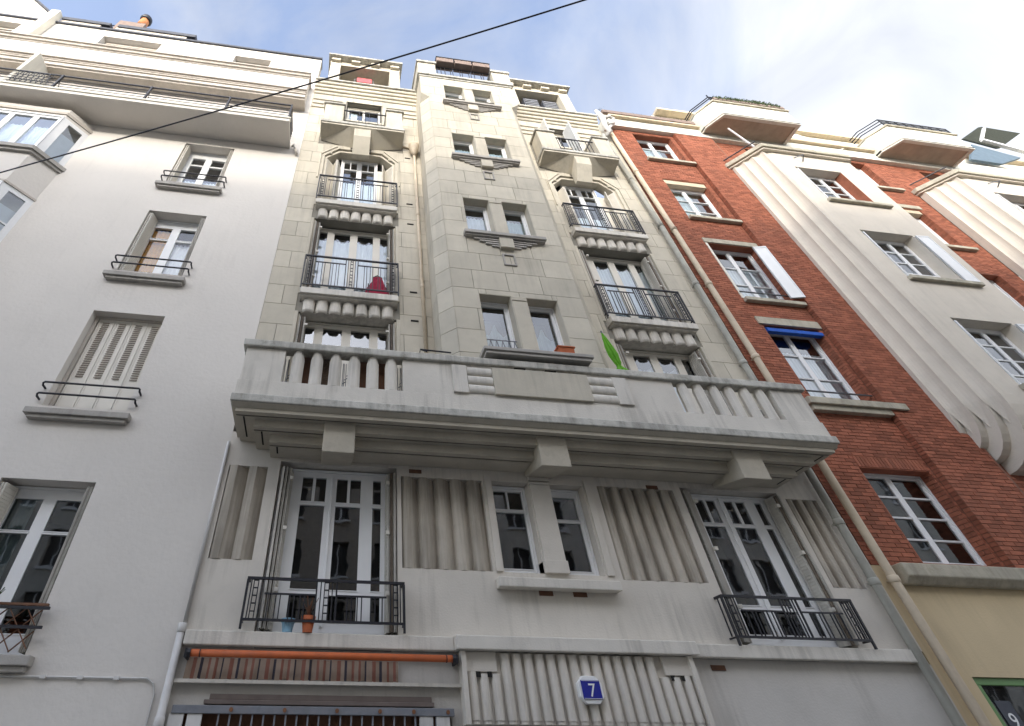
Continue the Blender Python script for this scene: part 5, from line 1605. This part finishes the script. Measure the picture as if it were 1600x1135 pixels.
# coral towel on the left attic terrace
t = root('hanging_towel', (0.05, 0.35, 20.4)); tag(t, 'coral red cloth hanging on a bar in the open attic pavilion', 'towel')
q = MB(); q.box(-0.22, 0.32, 0.29, 0.33, 21.28, 21.62); q.build('cloth', M['pinkred'], t)
q = MB(); q.tube([(-0.30, 0.345, 21.6), (0.40, 0.345, 21.6)], 0.012, 6); q.box(-0.31, -0.29, 0.335, 0.355, 19.875, 21.6); q.box(0.38, 0.40, 0.335, 0.355, 19.875, 21.6); q.build('rack', M['iron_grey'], t)
# two louvred boxes in the right attic
for j, x in enumerate((6.42, 7.18)):
    t = root('air_conditioner', (x, 0.35, 20.6)); tag(t, ('left' if j == 0 else 'right') + ' one of two dark slatted boxes inside the right attic pavilion', 'air conditioner', 'slatted boxes in the right attic')
    q = MB(); q.box(x-0.29, x+0.29, 0.25, 0.7, 20.9, 21.72); q.box(x-0.25, x+0.25, 0.5, 0.65, 19.875, 20.899); q.build('casing', M['roof'], t, bevel=0.01)
    for k in range(4):
        s_ = MB(); s_.box(x-0.25, x+0.25, 0.225, 0.249, 21.12+k*0.14, 21.19+k*0.14); s_.build('slat', M['iron_grey'], t)
# overhead cable across the street
t = MB(); n_ = 40
P0, P1 = Vector((-6.32, -1.67, 10.55)), Vector((3.02, -5.65, 10.55))
d_ = (P1-P0)
A_ = P0-d_*0.40; B_ = P1+d_*1.70
pts = []
for k in range(n_+1):
    s = k/n_; p = A_.lerp(B_, s); u = (s*3.1-0.40)
    p.z += 0.0 if not 0 < u < 1 else -0.22*(u*(1-u)*4)*0.5
    pts.append(p)
t.tube(pts, 0.013, 6)
tag(t.build('overhead_cable', M['iron'], smooth=True), 'thin dark overhead cable sagging across the street before the fronts', 'cable')

# ================================================================== OPPOSITE SIDE OF THE STREET (seen only in reflections, shades the lower floors; set back and pale to bounce light)
def opposite(x0, x1, h, m, label, base):
    O_ = root('facing_building', ((x0+x1)/2, -22.0, 0.13)); tag(O_, label, 'building', 'buildings across the street')
    hs = []; z = 4.4
    while z < h-2.4:
        x = x0+1.2
        while x < x1-2.0:
            hs.append((x, x+1.1, z, z+1.9)); x += 2.6
        z += 3.1
    q = MB(); xs = sorted(set([x0, x1]+[v for hh in hs for v in hh[:2]])); 
    holes_quads(q, x0, x1, 0.13, h, hs, -22.0, -22.3)
    q.build('wall', m, O_)
    q = MB(); q.box(x0, x1, -34, -22.4, 0.13, h-0.05); q.build('rear_block', m, O_)
    for k, hh in enumerate(hs):
        g_ = MB(); g_.quad((hh[0], -22.25, hh[2]), (hh[1], -22.25, hh[2]), (hh[1], -22.25, hh[3]), (hh[0], -22.25, hh[3])); w_ = g_.build('window', M['room'], O_)
        f_ = MB(); f_.box((hh[0]+hh[1])/2-0.04, (hh[0]+hh[1])/2+0.04, -22.24, -22.20, hh[2], hh[3]); f_.box(hh[0]-0.1, hh[1]+0.1, -21.999, -21.85, hh[2]-0.12, hh[2]); f_.build('sill', M['frame_white'], w_)
    q = MB(); q.box(x0, x1, -22.6, -21.6, h, h+0.3); q.build('cornice', M['opp_wall'], O_)
opposite(-34, -6.02, 22.3, M['opp_wall'], 'pale limestone block across the street, left one', 1)
opposite(-6, 9.98, 22.7, M['opp_brick'], 'beige brick block across the street, middle one', 2)
opposite(10, 45, 22.2, M['opp_wall'], 'pale limestone block across the street, right one', 3)
